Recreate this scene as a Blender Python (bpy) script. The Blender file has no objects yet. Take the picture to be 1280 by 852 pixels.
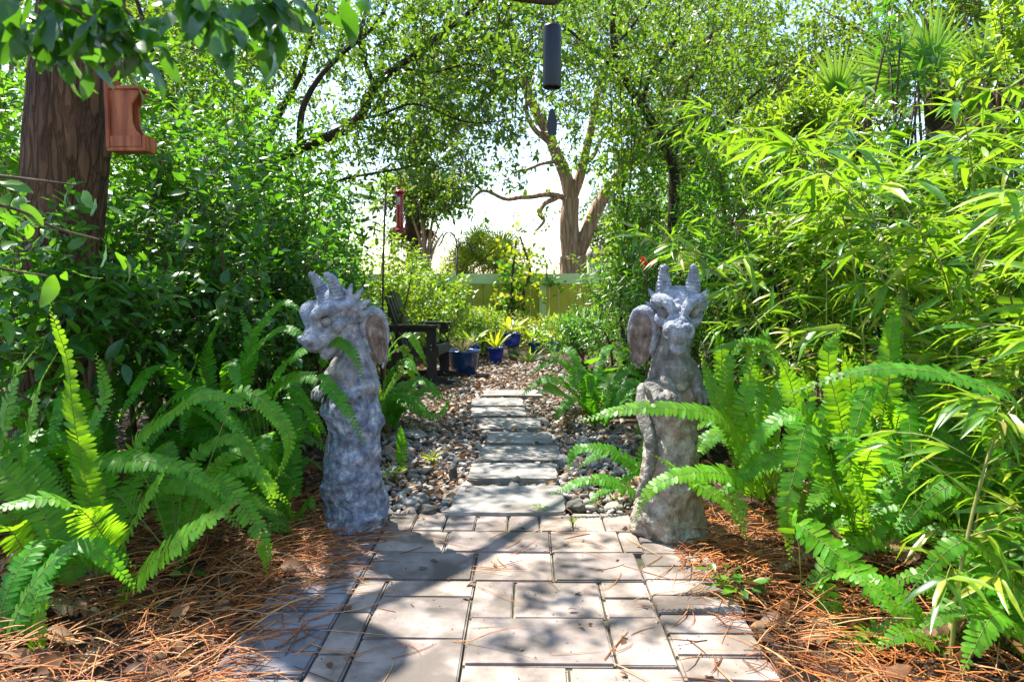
import bpy, bmesh, math, random
import numpy as np
from mathutils import Vector, Matrix, noise as mnoise

random.seed(7)
RNG = np.random.default_rng(7)
S = bpy.context.scene
COL = S.collection
rad = math.radians
F = 920.0                                 # focal length in pixels of a 1280 px wide frame
CAMZ = 1.03
TO_SUN = np.array([-0.36, 0.36, 0.86]); TO_SUN /= np.linalg.norm(TO_SUN)

# ------------------------------------------------------------------ helpers
def norm(a):
    a = np.asarray(a, float)
    return a / (np.linalg.norm(a, axis=-1, keepdims=True) + 1e-12)

PITCH, YAW = rad(4.6), rad(1.12)
_cp, _sp, _cy, _sy = math.cos(PITCH), math.sin(PITCH), math.cos(YAW), math.sin(YAW)
def ray(px, py):
    u, v = (px - 640) / F, -(py - 426) / F
    f = np.array([0, _cp, -_sp]); up = np.array([0, _sp, _cp])
    d = f + u * np.array([1, 0, 0]) + v * up
    return np.array([d[0] * _cy - d[1] * _sy, d[0] * _sy + d[1] * _cy, d[2]])
def at(px, py, Y):
    d = ray(px, py); k = Y / d[1]
    return np.array([d[0] * k, Y, CAMZ + d[2] * k])
def gp(px, py, z=0.03):
    d = ray(px, py); k = (z - CAMZ) / d[2]
    return np.array([d[0] * k, d[1] * k, z])

class Geo:
    def __init__(s): s.v = []; s.f = []; s.n = 0; s.m = []
    def add(s, v, f, mi=0):
        v = np.asarray(v, float).reshape(-1, 3)
        if len(v) == 0: return
        f = np.asarray(f, int)
        s.v.append(v); s.f.append(f + s.n); s.m.append(np.full(len(f), mi)); s.n += len(v)
    def build(s, name, mats, parent=None, smooth=True, label=None):
        me = bpy.data.meshes.new(name)
        if s.n:
            V = np.concatenate(s.v)
            tot = np.concatenate([np.full(len(f), f.shape[1]) for f in s.f])
            idx = np.concatenate([f.ravel() for f in s.f])
            me.vertices.add(len(V)); me.vertices.foreach_set('co', V.ravel().astype(np.float32))
            me.loops.add(len(idx)); me.loops.foreach_set('vertex_index', idx.astype(np.int32))
            me.polygons.add(len(tot))
            st = np.concatenate([[0], np.cumsum(tot)[:-1]])
            me.polygons.foreach_set('loop_start', st.astype(np.int32))
            me.polygons.foreach_set('loop_total', tot.astype(np.int32))
            me.polygons.foreach_set('material_index', np.concatenate(s.m).astype(np.int32))
            me.polygons.foreach_set('use_smooth', np.full(len(tot), smooth))
            me.update(calc_edges=True)
        for m in (mats if isinstance(mats, (list, tuple)) else [mats]): me.materials.append(m)
        return link(name, me, parent, label)

def link(name, me, parent=None, label=None):
    o = bpy.data.objects.new(name, me); COL.objects.link(o)
    if parent is not None:
        o.parent = parent
        o.matrix_parent_inverse = parent_inv(parent)
    if label: o['label'] = label
    return o
def parent_inv(p):
    m = Matrix.LocRotScale(p.location, p.rotation_euler, p.scale)
    if p.parent: m = Matrix.LocRotScale(p.parent.location, p.parent.rotation_euler, p.parent.scale) @ p.matrix_parent_inverse @ m
    return m.inverted()
def thing(name, label, cat, loc=(0, 0, 0), group=None):
    o = bpy.data.objects.new(name, None); COL.objects.link(o)
    o.empty_display_size = 0.1; o.location = loc
    return tag(o, label, cat, group)
def tag(o, label, cat, group=None, kind=None):
    o['label'] = label; o['category'] = cat
    if group: o['group'] = group
    if kind: o['kind'] = kind
    return o

def spline(P, n):
    P = np.asarray(P, float)
    if len(P) < 3:
        t = np.linspace(0, 1, n)[:, None]; return P[0] * (1 - t) + P[-1] * t
    Q = np.vstack([2 * P[0] - P[1], P, 2 * P[-1] - P[-2]])
    out = []
    for t in np.linspace(0, len(P) - 1 - 1e-9, n):
        i = int(t); u = t - i; a, b, c, d = Q[i:i + 4]
        out.append(.5 * (2 * b + (c - a) * u + (2 * a - 5 * b + 4 * c - d) * u * u + (3 * b - a - 3 * c + d) * u ** 3))
    return np.array(out)

def tube(P, r, k=6, cap=True):
    P = np.asarray(P, float); n = len(P); r = np.broadcast_to(np.asarray(r, float), (n,))
    T = norm(np.gradient(P, axis=0)); V = []
    ref = np.array([0, 0, 1.]) if abs(T[0][2]) < .9 else np.array([1., 0, 0])
    a = norm(np.cross(T[0], ref))
    ang = np.arange(k) * 2 * math.pi / k
    for i in range(n):
        a = norm(a - T[i] * np.dot(a, T[i])); b = np.cross(T[i], a)
        V.append(P[i] + r[i] * (np.cos(ang)[:, None] * a + np.sin(ang)[:, None] * b))
    V = np.concatenate(V); j = np.arange(k); j2 = (j + 1) % k; Fc = []
    for i in range(n - 1):
        Fc.append(np.stack([i * k + j, i * k + j2, (i + 1) * k + j2, (i + 1) * k + j], 1))
    Fc = np.concatenate(Fc)
    if cap:
        V = np.vstack([V, P[0], P[-1]])
        c0 = np.stack([j2, j, np.full(k, n * k), np.full(k, n * k)], 1)[:, :3]
        c1 = np.stack([(n - 1) * k + j, (n - 1) * k + j2, np.full(k, n * k + 1)], 1)
        # degenerate quads avoided: caps returned as padded quads through mid points
        return V, Fc, np.concatenate([c0, c1])
    return V, Fc, None
def add_tube(g, P, r, k=6, mi=0, cap=True):
    V, Q, C = tube(P, r, k, cap)
    base = g.n; g.add(V, Q, mi)
    if C is not None:
        g.f.append(C + base); g.m.append(np.full(len(C), mi))
def add_lathe(g, prof, c=(0, 0, 0), k=28, mi=0, wob=0):
    prof = np.asarray(prof, float); n = len(prof); a = np.arange(k) * 2 * math.pi / k
    V = np.concatenate([np.stack([np.cos(a) * p[0], np.sin(a) * p[0], np.full(k, p[1])], 1) for p in prof]) + np.asarray(c)
    j = np.arange(k); j2 = (j + 1) % k
    Q = np.concatenate([np.stack([i * k + j, i * k + j2, (i + 1) * k + j2, (i + 1) * k + j], 1) for i in range(n - 1)])
    g.add(V, Q, mi)
def add_box(g, c, s, rot=None, bev=0.0, mi=0):
    """box of size s centred at c with chamfered edges"""
    bm = bmesh.new(); bmesh.ops.create_cube(bm, size=1)
    bmesh.ops.scale(bm, vec=s, verts=bm.verts)
    if bev: bmesh.ops.bevel(bm, geom=list(bm.edges), offset=bev, segments=2, affect='EDGES')
    M = Matrix.Translation(c) @ (rot.to_4x4() if rot is not None else Matrix())
    bmesh.ops.transform(bm, matrix=M, verts=bm.verts)
    add_bm(g, bm, mi)
def add_bm(g, bm, mi=0):
    bm.verts.index_update()
    V = np.array([v.co[:] for v in bm.verts]); base = g.n
    by = {}
    for f in bm.faces: by.setdefault(len(f.verts), []).append([v.index for v in f.verts])
    first = True
    for k, fs in by.items():
        if first: g.add(V, fs, mi); first = False
        else: g.f.append(np.array(fs) + base); g.m.append(np.full(len(fs), mi))
    bm.free()

# ------------------------------------------------------------------ materials
def new_mat(name):
    m = bpy.data.materials.new(name); m.use_nodes = True
    nt = m.node_tree; nt.nodes.clear()
    return m, nt, lambda t, **k: _node(nt, t, k)
def _node(nt, t, kw):
    n = nt.nodes.new(t)
    for k, v in kw.items():
        if k.startswith('i_'):
            key = k[2:].replace('_', ' ')
            n.inputs[key].default_value = v
        else: setattr(n, k, v)
    return n
def ramp(nt, stops):
    r = nt.nodes.new('ShaderNodeValToRGB'); e = r.color_ramp.elements
    while len(e) < len(stops): e.new(.5)
    for i, (p, c) in enumerate(stops): e[i].position = p; e[i].color = (*c, 1)
    return r

def leaf_mat(name, cols, tr, tf=0.4, rough=0.42, spec=0.5, shift=.0):
    m, nt, N = new_mat(name); L = nt.links.new
    geo = N('ShaderNodeNewGeometry'); oi = N('ShaderNodeObjectInfo')
    st = [(i / max(1, len(cols) - 1), c) for i, c in enumerate(cols)]
    r = ramp(nt, st); L(geo.outputs['Random Per Island'], r.inputs[0])
    hs = N('ShaderNodeHueSaturation', i_Saturation=1.0)
    mr = N('ShaderNodeMapRange'); mr.inputs['To Min'].default_value = .78; mr.inputs['To Max'].default_value = 1.22
    L(oi.outputs['Random'], mr.inputs['Value']); L(mr.outputs[0], hs.inputs['Value'])
    L(r.outputs[0], hs.inputs['Color'])
    # faint mottling so that a leaf is not one flat colour
    tc = N('ShaderNodeTexCoord'); nz = N('ShaderNodeTexNoise', i_Scale=38.0, i_Detail=2.0)
    L(tc.outputs['Object'], nz.inputs['Vector'])
    mm = N('ShaderNodeMapRange'); mm.inputs['From Min'].default_value = .3; mm.inputs['From Max'].default_value = .7
    mm.inputs['To Min'].default_value = .72; mm.inputs['To Max'].default_value = 1.25
    L(nz.outputs['Fac'], mm.inputs['Value'])
    mx = N('ShaderNodeMix', data_type='RGBA', blend_type='MULTIPLY'); mx.inputs['Factor'].default_value = 1
    L(hs.outputs[0], mx.inputs['A']); L(mm.outputs[0], mx.inputs['B'])
    p = N('ShaderNodeBsdfPrincipled', i_Roughness=rough); p.inputs['Specular IOR Level'].default_value = spec
    L(mx.outputs['Result'], p.inputs['Base Color'])
    t = N('ShaderNodeBsdfTranslucent')
    mt = N('ShaderNodeMix', data_type='RGBA', blend_type='MIX'); mt.inputs['Factor'].default_value = .25
    mt.inputs['A'].default_value = (*tr, 1); L(mx.outputs['Result'], mt.inputs['B'])
    L(mt.outputs['Result'], t.inputs['Color'])
    ms = N('ShaderNodeMixShader'); ms.inputs[0].default_value = tf
    L(p.outputs[0], ms.inputs[1]); L(t.outputs[0], ms.inputs[2])
    o = N('ShaderNodeOutputMaterial'); L(ms.outputs[0], o.inputs['Surface'])
    return m

def noise_mat(name, stops, scale=8, rough=.8, bump=.3, bscale=None, detail=8, spec=.4, stretch=None, island=None,
              dist=.01, metallic=0, second=None):
    m, nt, N = new_mat(name); L = nt.links.new
    tc = N('ShaderNodeTexCoord'); mp = N('ShaderNodeMapping')
    if stretch: mp.inputs['Scale'].default_value = stretch
    L(tc.outputs['Object'], mp.inputs['Vector'])
    nz = N('ShaderNodeTexNoise', i_Scale=float(scale), i_Detail=float(detail), i_Roughness=.62)
    L(mp.outputs[0], nz.inputs['Vector'])
    r = ramp(nt, [(.5 + (p_ - .5) * .62, c_) for p_, c_ in stops]); L(nz.outputs['Fac'], r.inputs[0]); col = r.outputs[0]
    if second:                                   # (scale, low, high, colour): stains of another colour
        n2 = N('ShaderNodeTexNoise', i_Scale=float(second[0]), i_Detail=5.0); L(mp.outputs[0], n2.inputs['Vector'])
        m2 = N('ShaderNodeMapRange'); m2.inputs['From Min'].default_value = second[1]; m2.inputs['From Max'].default_value = second[2]
        m2.inputs['To Max'].default_value = second[4] if len(second) > 4 else .8
        L(n2.outputs['Fac'], m2.inputs['Value'])
        x = N('ShaderNodeMix', data_type='RGBA'); L(m2.outputs[0], x.inputs['Factor']); L(col, x.inputs['A'])
        x.inputs['B'].default_value = (*second[3], 1); col = x.outputs['Result']
    if island:
        geo = N('ShaderNodeNewGeometry'); ri = ramp(nt, island); L(geo.outputs['Random Per Island'], ri.inputs[0])
        x = N('ShaderNodeMix', data_type='RGBA', blend_type='MULTIPLY'); x.inputs['Factor'].default_value = 1
        L(col, x.inputs['A']); L(ri.outputs[0], x.inputs['B']); col = x.outputs['Result']
    p = N('ShaderNodeBsdfPrincipled', i_Roughness=rough, i_Metallic=float(metallic)); p.inputs['Specular IOR Level'].default_value = spec
    L(col, p.inputs['Base Color'])
    if bump:
        nb = N('ShaderNodeTexNoise', i_Scale=float(bscale or scale * 3), i_Detail=6.0); L(mp.outputs[0], nb.inputs['Vector'])
        b = N('ShaderNodeBump', i_Strength=bump, i_Distance=dist); L(nb.outputs['Fac'], b.inputs['Height']); L(b.outputs[0], p.inputs['Normal'])
    o = N('ShaderNodeOutputMaterial'); L(p.outputs[0], o.inputs['Surface'])
    return m

def bark_mat(name, a, b, scale=30, dist=.02):
    m, nt, N = new_mat(name); L = nt.links.new
    tc = N('ShaderNodeTexCoord'); mp = N('ShaderNodeMapping'); mp.inputs['Scale'].default_value = (1, 1, .16)
    L(tc.outputs['Object'], mp.inputs['Vector'])
    v = N('ShaderNodeTexVoronoi', i_Scale=float(scale), feature='DISTANCE_TO_EDGE')
    nz = N('ShaderNodeTexNoise', i_Scale=float(scale * .7), i_Detail=8.0)
    L(mp.outputs[0], nz.inputs['Vector'])
    va = N('ShaderNodeVectorMath', operation='MULTIPLY_ADD'); va.inputs[1].default_value = (.06, .06, .06)
    L(nz.outputs['Color'], va.inputs[0]); L(mp.outputs[0], va.inputs[2]); L(va.outputs[0], v.inputs['Vector'])
    r = ramp(nt, [(.25, a), (.75, b)]); L(nz.outputs['Fac'], r.inputs[0])
    p = N('ShaderNodeBsdfPrincipled', i_Roughness=.85); p.inputs['Specular IOR Level'].default_value = .3
    L(r.outputs[0], p.inputs['Base Color'])
    mr = N('ShaderNodeMapRange'); mr.inputs['From Max'].default_value = .18; L(v.outputs['Distance'], mr.inputs['Value'])
    ad = N('ShaderNodeMath', operation='MULTIPLY_ADD'); ad.inputs[1].default_value = .5
    L(nz.outputs['Fac'], ad.inputs[0]); L(mr.outputs[0], ad.inputs[2])
    bp = N('ShaderNodeBump', i_Strength=1.0, i_Distance=dist); L(ad.outputs[0], bp.inputs['Height']); L(bp.outputs[0], p.inputs['Normal'])
    o = N('ShaderNodeOutputMaterial'); L(p.outputs[0], o.inputs['Surface'])
    return m

M = {}
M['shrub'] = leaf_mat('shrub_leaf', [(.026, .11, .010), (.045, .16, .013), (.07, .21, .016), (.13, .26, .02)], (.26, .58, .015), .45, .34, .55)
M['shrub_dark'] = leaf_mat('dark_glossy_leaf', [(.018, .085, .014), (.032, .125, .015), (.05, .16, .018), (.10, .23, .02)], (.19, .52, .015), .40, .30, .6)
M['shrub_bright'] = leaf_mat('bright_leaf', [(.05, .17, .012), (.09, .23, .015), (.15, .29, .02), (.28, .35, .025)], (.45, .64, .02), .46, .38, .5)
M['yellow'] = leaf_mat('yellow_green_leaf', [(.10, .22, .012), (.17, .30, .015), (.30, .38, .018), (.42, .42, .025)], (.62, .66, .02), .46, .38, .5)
M['fern'] = leaf_mat('fern_leaf', [(.042, .205, .010), (.058, .25, .012), (.085, .30, .014)], (.26, .70, .012), .46, .45, .3)
M['fern_lime'] = leaf_mat('lime_fern_leaf', [(.055, .24, .010), (.085, .30, .012), (.14, .35, .016)], (.42, .76, .012), .48, .42, .35)
M['bamboo'] = leaf_mat('bamboo_leaf', [(.022, .10, .011), (.034, .135, .012), (.055, .18, .014), (.10, .25, .016), (.24, .36, .02), (.36, .42, .025), (.34, .26, .10)], (.34, .62, .015), .42, .32, .6)
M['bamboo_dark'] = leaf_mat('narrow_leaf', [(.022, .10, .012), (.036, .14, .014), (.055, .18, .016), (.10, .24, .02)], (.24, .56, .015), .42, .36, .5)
M['canopy'] = leaf_mat('canopy_leaf', [(.022, .075, .010), (.036, .105, .011), (.06, .15, .013), (.19, .24, .016)], (.28, .50, .018), .38, .4, .45)
M['canopy_far'] = leaf_mat('far_canopy_leaf', [(.03, .08, .012), (.045, .11, .014), (.08, .16, .018), (.22, .26, .022)], (.36, .54, .025), .40, .45, .4)
M['grey_leaf'] = leaf_mat('grey_green_leaf', [(.07, .12, .06), (.10, .16, .08), (.13, .2, .1)], (.22, .34, .12), .35, .6, .3)
M['palm'] = leaf_mat('palm_leaf', [(.05, .18, .02), (.09, .24, .025), (.15, .30, .03)], (.42, .66, .035), .46, .38, .5)
M['dead'] = leaf_mat('dry_leaf', [(.09, .04, .018), (.16, .075, .03), (.26, .14, .06), (.42, .29, .17)], (.30, .13, .04), .20, .6, .3)
M['needle'] = leaf_mat('pine_needle', [(.08, .026, .010), (.20, .058, .015), (.38, .115, .025), (.48, .18, .045), (.48, .29, .14)], (.30, .10, .03), .12, .5, .4)
M['thatch'] = leaf_mat('dead_palm_leaf', [(.10, .06, .03), (.17, .10, .05), (.22, .14, .08)], (.2, .1, .05), .2, .7, .2)
M['bronze'] = leaf_mat('bronze_grass', [(.07, .055, .02), (.13, .10, .035), (.20, .17, .06), (.10, .16, .03)], (.25, .22, .06), .3, .5, .3)
M['near_leaf'] = leaf_mat('near_glossy_leaf', [(.014, .07, .012), (.025, .10, .014), (.04, .135, .016)], (.20, .55, .015), .30, .28, .6)
M['red'] = leaf_mat('red_petal', [(.55, .02, .02), (.7, .05, .03), (.6, .12, .06)], (.8, .08, .04), .35, .5, .3)
M['rachis'] = noise_mat('fern_stalk', [(.3, (.13, .16, .03)), (.7, (.22, .2, .05))], 20, .6, 0)
M['stem'] = noise_mat('shrub_stem', [(.3, (.05, .035, .02)), (.7, (.13, .09, .05))], 18, .8, .4)
M['culm'] = noise_mat('bamboo_culm', [(.3, (.12, .17, .03)), (.7, (.3, .27, .08))], 12, .45, 0)
M['vine_stem'] = noise_mat('vine_stem', [(.3, (.02, .018, .012)), (.7, (.06, .045, .025))], 20, .8, .3)
M['bark_dark'] = bark_mat('dark_furrowed_bark', (.042, .022, .011), (.19, .098, .052), 30, .022)
M['bark_warm'] = bark_mat('warm_brown_bark', (.33, .195, .115), (.56, .37, .235), 9, .05)
M['bark_thin'] = bark_mat('thin_bark', (.025, .016, .010), (.10, .06, .035), 40, .008)
M['soil'] = noise_mat('mulch_soil', [(.3, (.018, .010, .006)), (.5, (.05, .026, .014)), (.7, (.10, .055, .03))], 14, .95, 1.0, 60, dist=.02)
def stone_mat(name, c, second):
    return noise_mat(name, [(.2, c[0]), (.42, c[1]), (.62, c[2]), (.82, c[3])], 26, .66, .9, 120, dist=.010, second=second)
M['stone'] = stone_mat('weathered_cast_stone', [(.05, .06, .095), (.14, .16, .235), (.28, .31, .40), (.58, .61, .68)], (9, .56, .70, (.10, .09, .10), .6))
M['stone_mid'] = stone_mat('greyed_cast_stone', [(.10, .105, .125), (.20, .205, .24), (.31, .31, .345), (.52, .52, .55)], (8, .48, .64, (.25, .185, .15), .6))
M['stone_pale'] = stone_mat('pale_cast_stone', [(.10, .115, .155), (.21, .23, .285), (.34, .365, .42), (.62, .64, .68)], (9, .56, .72, (.20, .17, .15), .45))
M['stone_brown'] = stone_mat('brown_stained_stone', [(.09, .066, .055), (.17, .125, .105), (.25, .19, .16), (.42, .36, .33)], (12, .55, .7, (.10, .075, .065), .5))
M['stone_dark'] = stone_mat('dark_stained_stone', [(.075, .070, .062), (.155, .145, .125), (.25, .235, .205), (.48, .46, .42)], (9, .5, .66, (.15, .12, .10), .6))
M['stone_warm'] = stone_mat('lichen_cast_stone', [(.11, .09, .072), (.25, .21, .165), (.37, .32, .26), (.60, .55, .48)], (7, .5, .68, (.28, .18, .115), .6))
M['paver'] = noise_mat('concrete_paver', [(.25, (.22, .175, .15)), (.5, (.34, .28, .245)), (.75, (.44, .37, .33))], 6, .82, .35, 160, dist=.003,
                       island=[(0, (.55, .55, .58)), (.5, (.82, .79, .77)), (1, (1, .94, .89))], second=(5.5, .47, .60, (.12, .10, .08), .8))
M['paver_grey'] = noise_mat('grey_concrete_paver', [(.25, (.12, .115, .125)), (.5, (.19, .185, .20)), (.75, (.27, .26, .275))], 6, .82, .35, 160, dist=.003,
                       island=[(0, (.75, .75, .76)), (1, (1, 1, 1))], second=(3.2, .55, .75, (.13, .12, .10), .5))
M['joint'] = noise_mat('joint_sand', [(.3, (.03, .028, .016)), (.6, (.07, .07, .03)), (.8, (.12, .10, .06))], 25, .95, .6)
M['slab'] = noise_mat('grey_stepping_slab', [(.25, (.16, .15, .14)), (.5, (.26, .243, .228)), (.75, (.37, .345, .32))], 7, .8, .4, 120, dist=.004,
                      second=(5, .48, .66, (.15, .125, .10), .7))
M['pebble'] = noise_mat('river_pebble', [(.3, (.72, .70, .67)), (.7, (1, .98, .95))], 40, .75, .5, 90, dist=.004,
                        island=[(0, (.13, .125, .12)), (.3, (.27, .255, .24)), (.55, (.36, .335, .31)), (.72, (.31, .215, .15)), (.88, (.50, .45, .40)), (1, (.66, .62, .58))])
M['rock'] = noise_mat('dark_rock', [(.3, (.05, .045, .04)), (.6, (.14, .125, .11)), (.8, (.24, .21, .18))], 12, .85, .9, 40, dist=.02)
M['rock_pale'] = noise_mat('pale_rock', [(.3, (.22, .2, .18)), (.7, (.48, .44, .4))], 14, .85, .8, 50, dist=.015)
M['chair'] = noise_mat('dark_chair_resin', [(.3, (.018, .016, .018)), (.7, (.034, .03, .032))], 20, .5, .15)
M['steel'] = noise_mat('bolt_steel', [(.3, (.5, .5, .5)), (.7, (.7, .7, .7))], 20, .3, 0, metallic=1)
M['iron'] = noise_mat('black_iron', [(.3, (.012, .013, .014)), (.7, (.03, .03, .03))], 20, .5, .2)
M['blue'] = noise_mat('cobalt_glaze', [(.3, (.006, .018, .22)), (.7, (.012, .04, .38))], 6, .16, .05, spec=.6)
M['teal'] = noise_mat('navy_glaze', [(.3, (.006, .03, .10)), (.7, (.012, .06, .17))], 6, .2, .05, spec=.6)
M['dark_pot'] = noise_mat('dark_plastic', [(.3, (.012, .014, .016)), (.7, (.028, .03, .032))], 10, .45, .1)
M['wood'] = noise_mat('red_cedar', [(.3, (.20, .045, .016)), (.5, (.33, .085, .028)), (.7, (.45, .14, .05))], 26, .55, .35, 60, stretch=(1, 1, .12), dist=.003)
M['chime'] = noise_mat('dark_blue_metal', [(.3, (.006, .008, .016)), (.7, (.011, .015, .03))], 5, .38, .0, spec=.5, metallic=.3)
M['cord'] = noise_mat('dark_cord', [(.3, (.03, .03, .03)), (.7, (.07, .06, .05))], 60, .9, 0)
M['red_glass'] = noise_mat('red_feeder', [(.3, (.30, .006, .018)), (.7, (.45, .012, .03))], 5, .2, 0, spec=.6)
M['white'] = noise_mat('white_label', [(.3, (.7, .7, .72)), (.7, (.8, .8, .8))], 10, .5, 0)
M['fence'] = noise_mat('green_lit_board_vinyl', [(.3, (.36, .33, .018)), (.7, (.45, .41, .03))], 2.5, .5, 0, second=(1.2, .5, .7, (.30, .32, .04), .6))  # sunlit brightness and the green light cast are put into the board colour
M['fence_rail'] = noise_mat('green_lit_rail_vinyl', [(.3, (.44, .55, .22)), (.7, (.52, .62, .28))], 2.5, .5, 0)  # rails and posts: base colour raised and greened to stand in for sunlight
M['roof'] = noise_mat('shingle', [(.3, (.20, .13, .11)), (.7, (.34, .24, .21))], 12, .9, .4)
M['wall'] = noise_mat('stucco', [(.3, (.42, .37, .33)), (.7, (.5, .45, .4))], 12, .9, .2)
M['glass'] = noise_mat('window_glass', [(.3, (.03, .04, .05)), (.7, (.05, .06, .07))], 2, .08, 0, spec=.7)

# ------------------------------------------------------------------ leaves
def orth(n, d): return norm(n - d * np.sum(n * d, -1, keepdims=True))
KIND = {  # u stations, half width at them; None = six-point folded leaf
    'small': ([0, .32, .7, 1], [.03, 1, .72, .0], 1),
    'broad': ([0, .16, .42, .74, 1], [.04, .72, 1, .66, .0], 3),
    'big': ([0, .08, .2, .35, .5, .65, .8, .92, 1], [.04, .40, .78, .98, 1, .90, .66, .34, .0], 3),
    'pinna': ([0, .5, .85, 1], [.78, 1, .66, .0], 3),
    'lance': ([0, .2, .6, 1], [.12, 1, .72, .0], 3)}
def leaves(g, pos, d, nrm, L, W, kind='small', bend=.12, fold=.25, mi=0, rng=RNG):
    pos = np.asarray(pos, float); N = len(pos)
    if N == 0: return
    d = norm(d); nrm = orth(np.asarray(nrm, float) + 1e-4, d); side = np.cross(d, nrm)
    L = np.broadcast_to(L, (N,))[:, None]; W = np.broadcast_to(W, (N,))[:, None] * .5
    bend = (np.broadcast_to(bend, (N,)) * (rng.uniform(.4, 1.6, N)))[:, None]
    us, ws, mode = KIND[kind]
    def P(u, w, s): return pos + d * L * u * (1 - .3 * abs(1) * bend * u) - nrm * L * bend * u * u + side * W * w * s + nrm * W * w * (fold * (.5 if kind == 'big' else 1)) * abs(s) + (nrm * W * .10 * math.sin(u * 14 + s * 2) * abs(s) if kind == 'big' else 0)
    if mode == 1:
        V = np.stack([P(0, 0, 0), P(us[1], 1, 1), P(us[2], ws[2], 1), P(1, 0, 0), P(us[2], ws[2], -1), P(us[1], 1, -1)], 1)
        q = np.array([[0, 1, 2, 3], [0, 3, 4, 5]]); k = 6
    else:
        V = []
        for u, w in zip(us, ws): V += [P(u, w, 1), P(u, w, 0), P(u, w, -1)]
        V = np.stack(V, 1); k = V.shape[1]; q = []
        for i in range(len(us) - 1):
            a = i * 3; q += [[a, a + 3, a + 4, a + 1], [a + 1, a + 4, a + 5, a + 2]]
        q = np.array(q)
    idx = (q[None] + (np.arange(N) * k)[:, None, None]).reshape(-1, 4)
    g.add(V.reshape(-1, 3), idx, mi)

def sprays(g, P, D, k, tw, L, asp, kind, rng, droop=.15, flat=1.0, bend=.14, mi=0, spread=1.0):
    """leafy shoots: at each point P with direction D a twig of length tw bearing k leaves and an end leaf"""
    N = len(P)
    if N == 0: return
    D = norm(D); ref = rng.normal(size=(N, 3)); A = orth(ref, D); B = np.cross(D, A)
    for i in range(k):
        t = (i + .6) / k
        ph = i * 2.4 + rng.uniform(0, .8, N); r = np.cos(ph)[:, None] * A + np.sin(ph)[:, None] * B
        ld = D * (.35 + .9 * t * t) + r * spread + np.array([0, 0, -droop]) + rng.normal(size=(N, 3)) * .22
        nn = np.array([0, 0, flat]) + D * .35 + rng.normal(size=(N, 3)) * .42
        l = L * rng.uniform(.6, 1.15, N) * (1 - .2 * t)
        leaves(g, P + D * (tw * t)[:, None] if np.ndim(tw) else P + D * tw * t, ld, nn, l, l * asp * rng.uniform(.85, 1.15, N), kind, bend, mi=mi, rng=rng)

def nz3(P, sc, seed):
    """cheap smooth 3-D noise in about -1..1 (sum of sines)"""
    r = np.random.default_rng(seed); o = np.zeros(len(P))
    for _ in range(7):
        k = r.normal(size=3) * sc; o += np.sin(P @ k + r.uniform(0, 6.3))
    return o / 2.6

# patches of ground and planting that the photograph shows in sunshine: the overhead crowns have gaps there
def sun_keep(P, rng):
    z = np.where(P[:, 2] > 2.15, 0.25, 0)
    t = (P[:, 2] - .3) / TO_SUN[2]; q = P - TO_SUN * t[:, None]
    x, y = q[:, 0], q[:, 1]
    n2 = nz3(q * np.array([1, 1, 0]), 3.6, 99) + .9 * nz3(q * np.array([1, 1, 0]), 9, 98)
    p = np.where(n2 > .1, .9, .25)
    pav = (x > -.85) & (x < .8) & (y > .5) & (y < 3.2)
    p = np.where(pav, np.where(n2 + .8 * x > -.12, .10, .8), p)
    p = np.where((x >= .7) & (y < 5.5), np.where(n2 > .75, .4, .03), p)
    p = np.where((np.abs(x) < 1.3) & (y >= 3.2) & (y < 9.5), np.where(n2 > .30, .85, .08), p)
    p = np.where((y >= 9.5), .85, p)
    st = (x > -1.15) & (x < -.5) & (y > 2.5) & (y < 3.4)
    p = np.where(st, np.where(n2 > .3, .7, .12), p)
    fl = (x < -.85) & (y < 2.9)                               # the near ferns on the left
    p = np.where(fl, np.where(n2 > .6, .6, .05), p)
    tt = (P[:, 2] - 3) / TO_SUN[2]; q2 = P - TO_SUN * tt[:, None]
    p = np.where(np.hypot(q2[:, 0] - 1.1, q2[:, 1] - 18) < 1.9, .1, p)
    vis = (P[:, 1] < 9) & (P[:, 2] < CAMZ + .385 * P[:, 1])
    p = np.where(vis, np.maximum(p, .5), p * .9)
    return (P[:, 2] < 2.15) | (rng.random(len(P)) < p)

def clear(P, x0, x1, y0, y1, Y):
    """drop twigs that would hang between the camera's side of the path and a thing seen past them"""
    a, b = at(x0, y1, Y), at(x1, y0, Y)
    k = Y / np.maximum(P[:, 1], .1); X = P[:, 0] * k; Z = CAMZ + (P[:, 2] - CAMZ) * k
    return P[~((P[:, 1] < Y) & (X > a[0]) & (X < b[0]) & (Z > a[2]) & (Z < b[2]))]
OPEN = [(826, 852, 150, 322, 6.5), (480, 566, 366, 480, 7.4), (484, 516, 205, 300, 6.4), (676, 704, 30, 172, 3.3), (585, 750, 343, 392, 12.9), (798, 822, 318, 338, 4.3),
        (1020, 1075, 70, 140, 5.7), (1125, 1195, 10, 90, 4.9), (1205, 1250, 30, 90, 4.7), (545, 600, 286, 330, 10.1), (700, 768, 215, 338, 17.2)]
def open_views(P):
    for q in OPEN:
        c = clear(P, *q)
        P = c if q[4] != 12.9 else P[np.isin(P[:, 0], c[:, 0]) | (np.arange(len(P)) % 6 < 1)]
    return P
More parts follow.
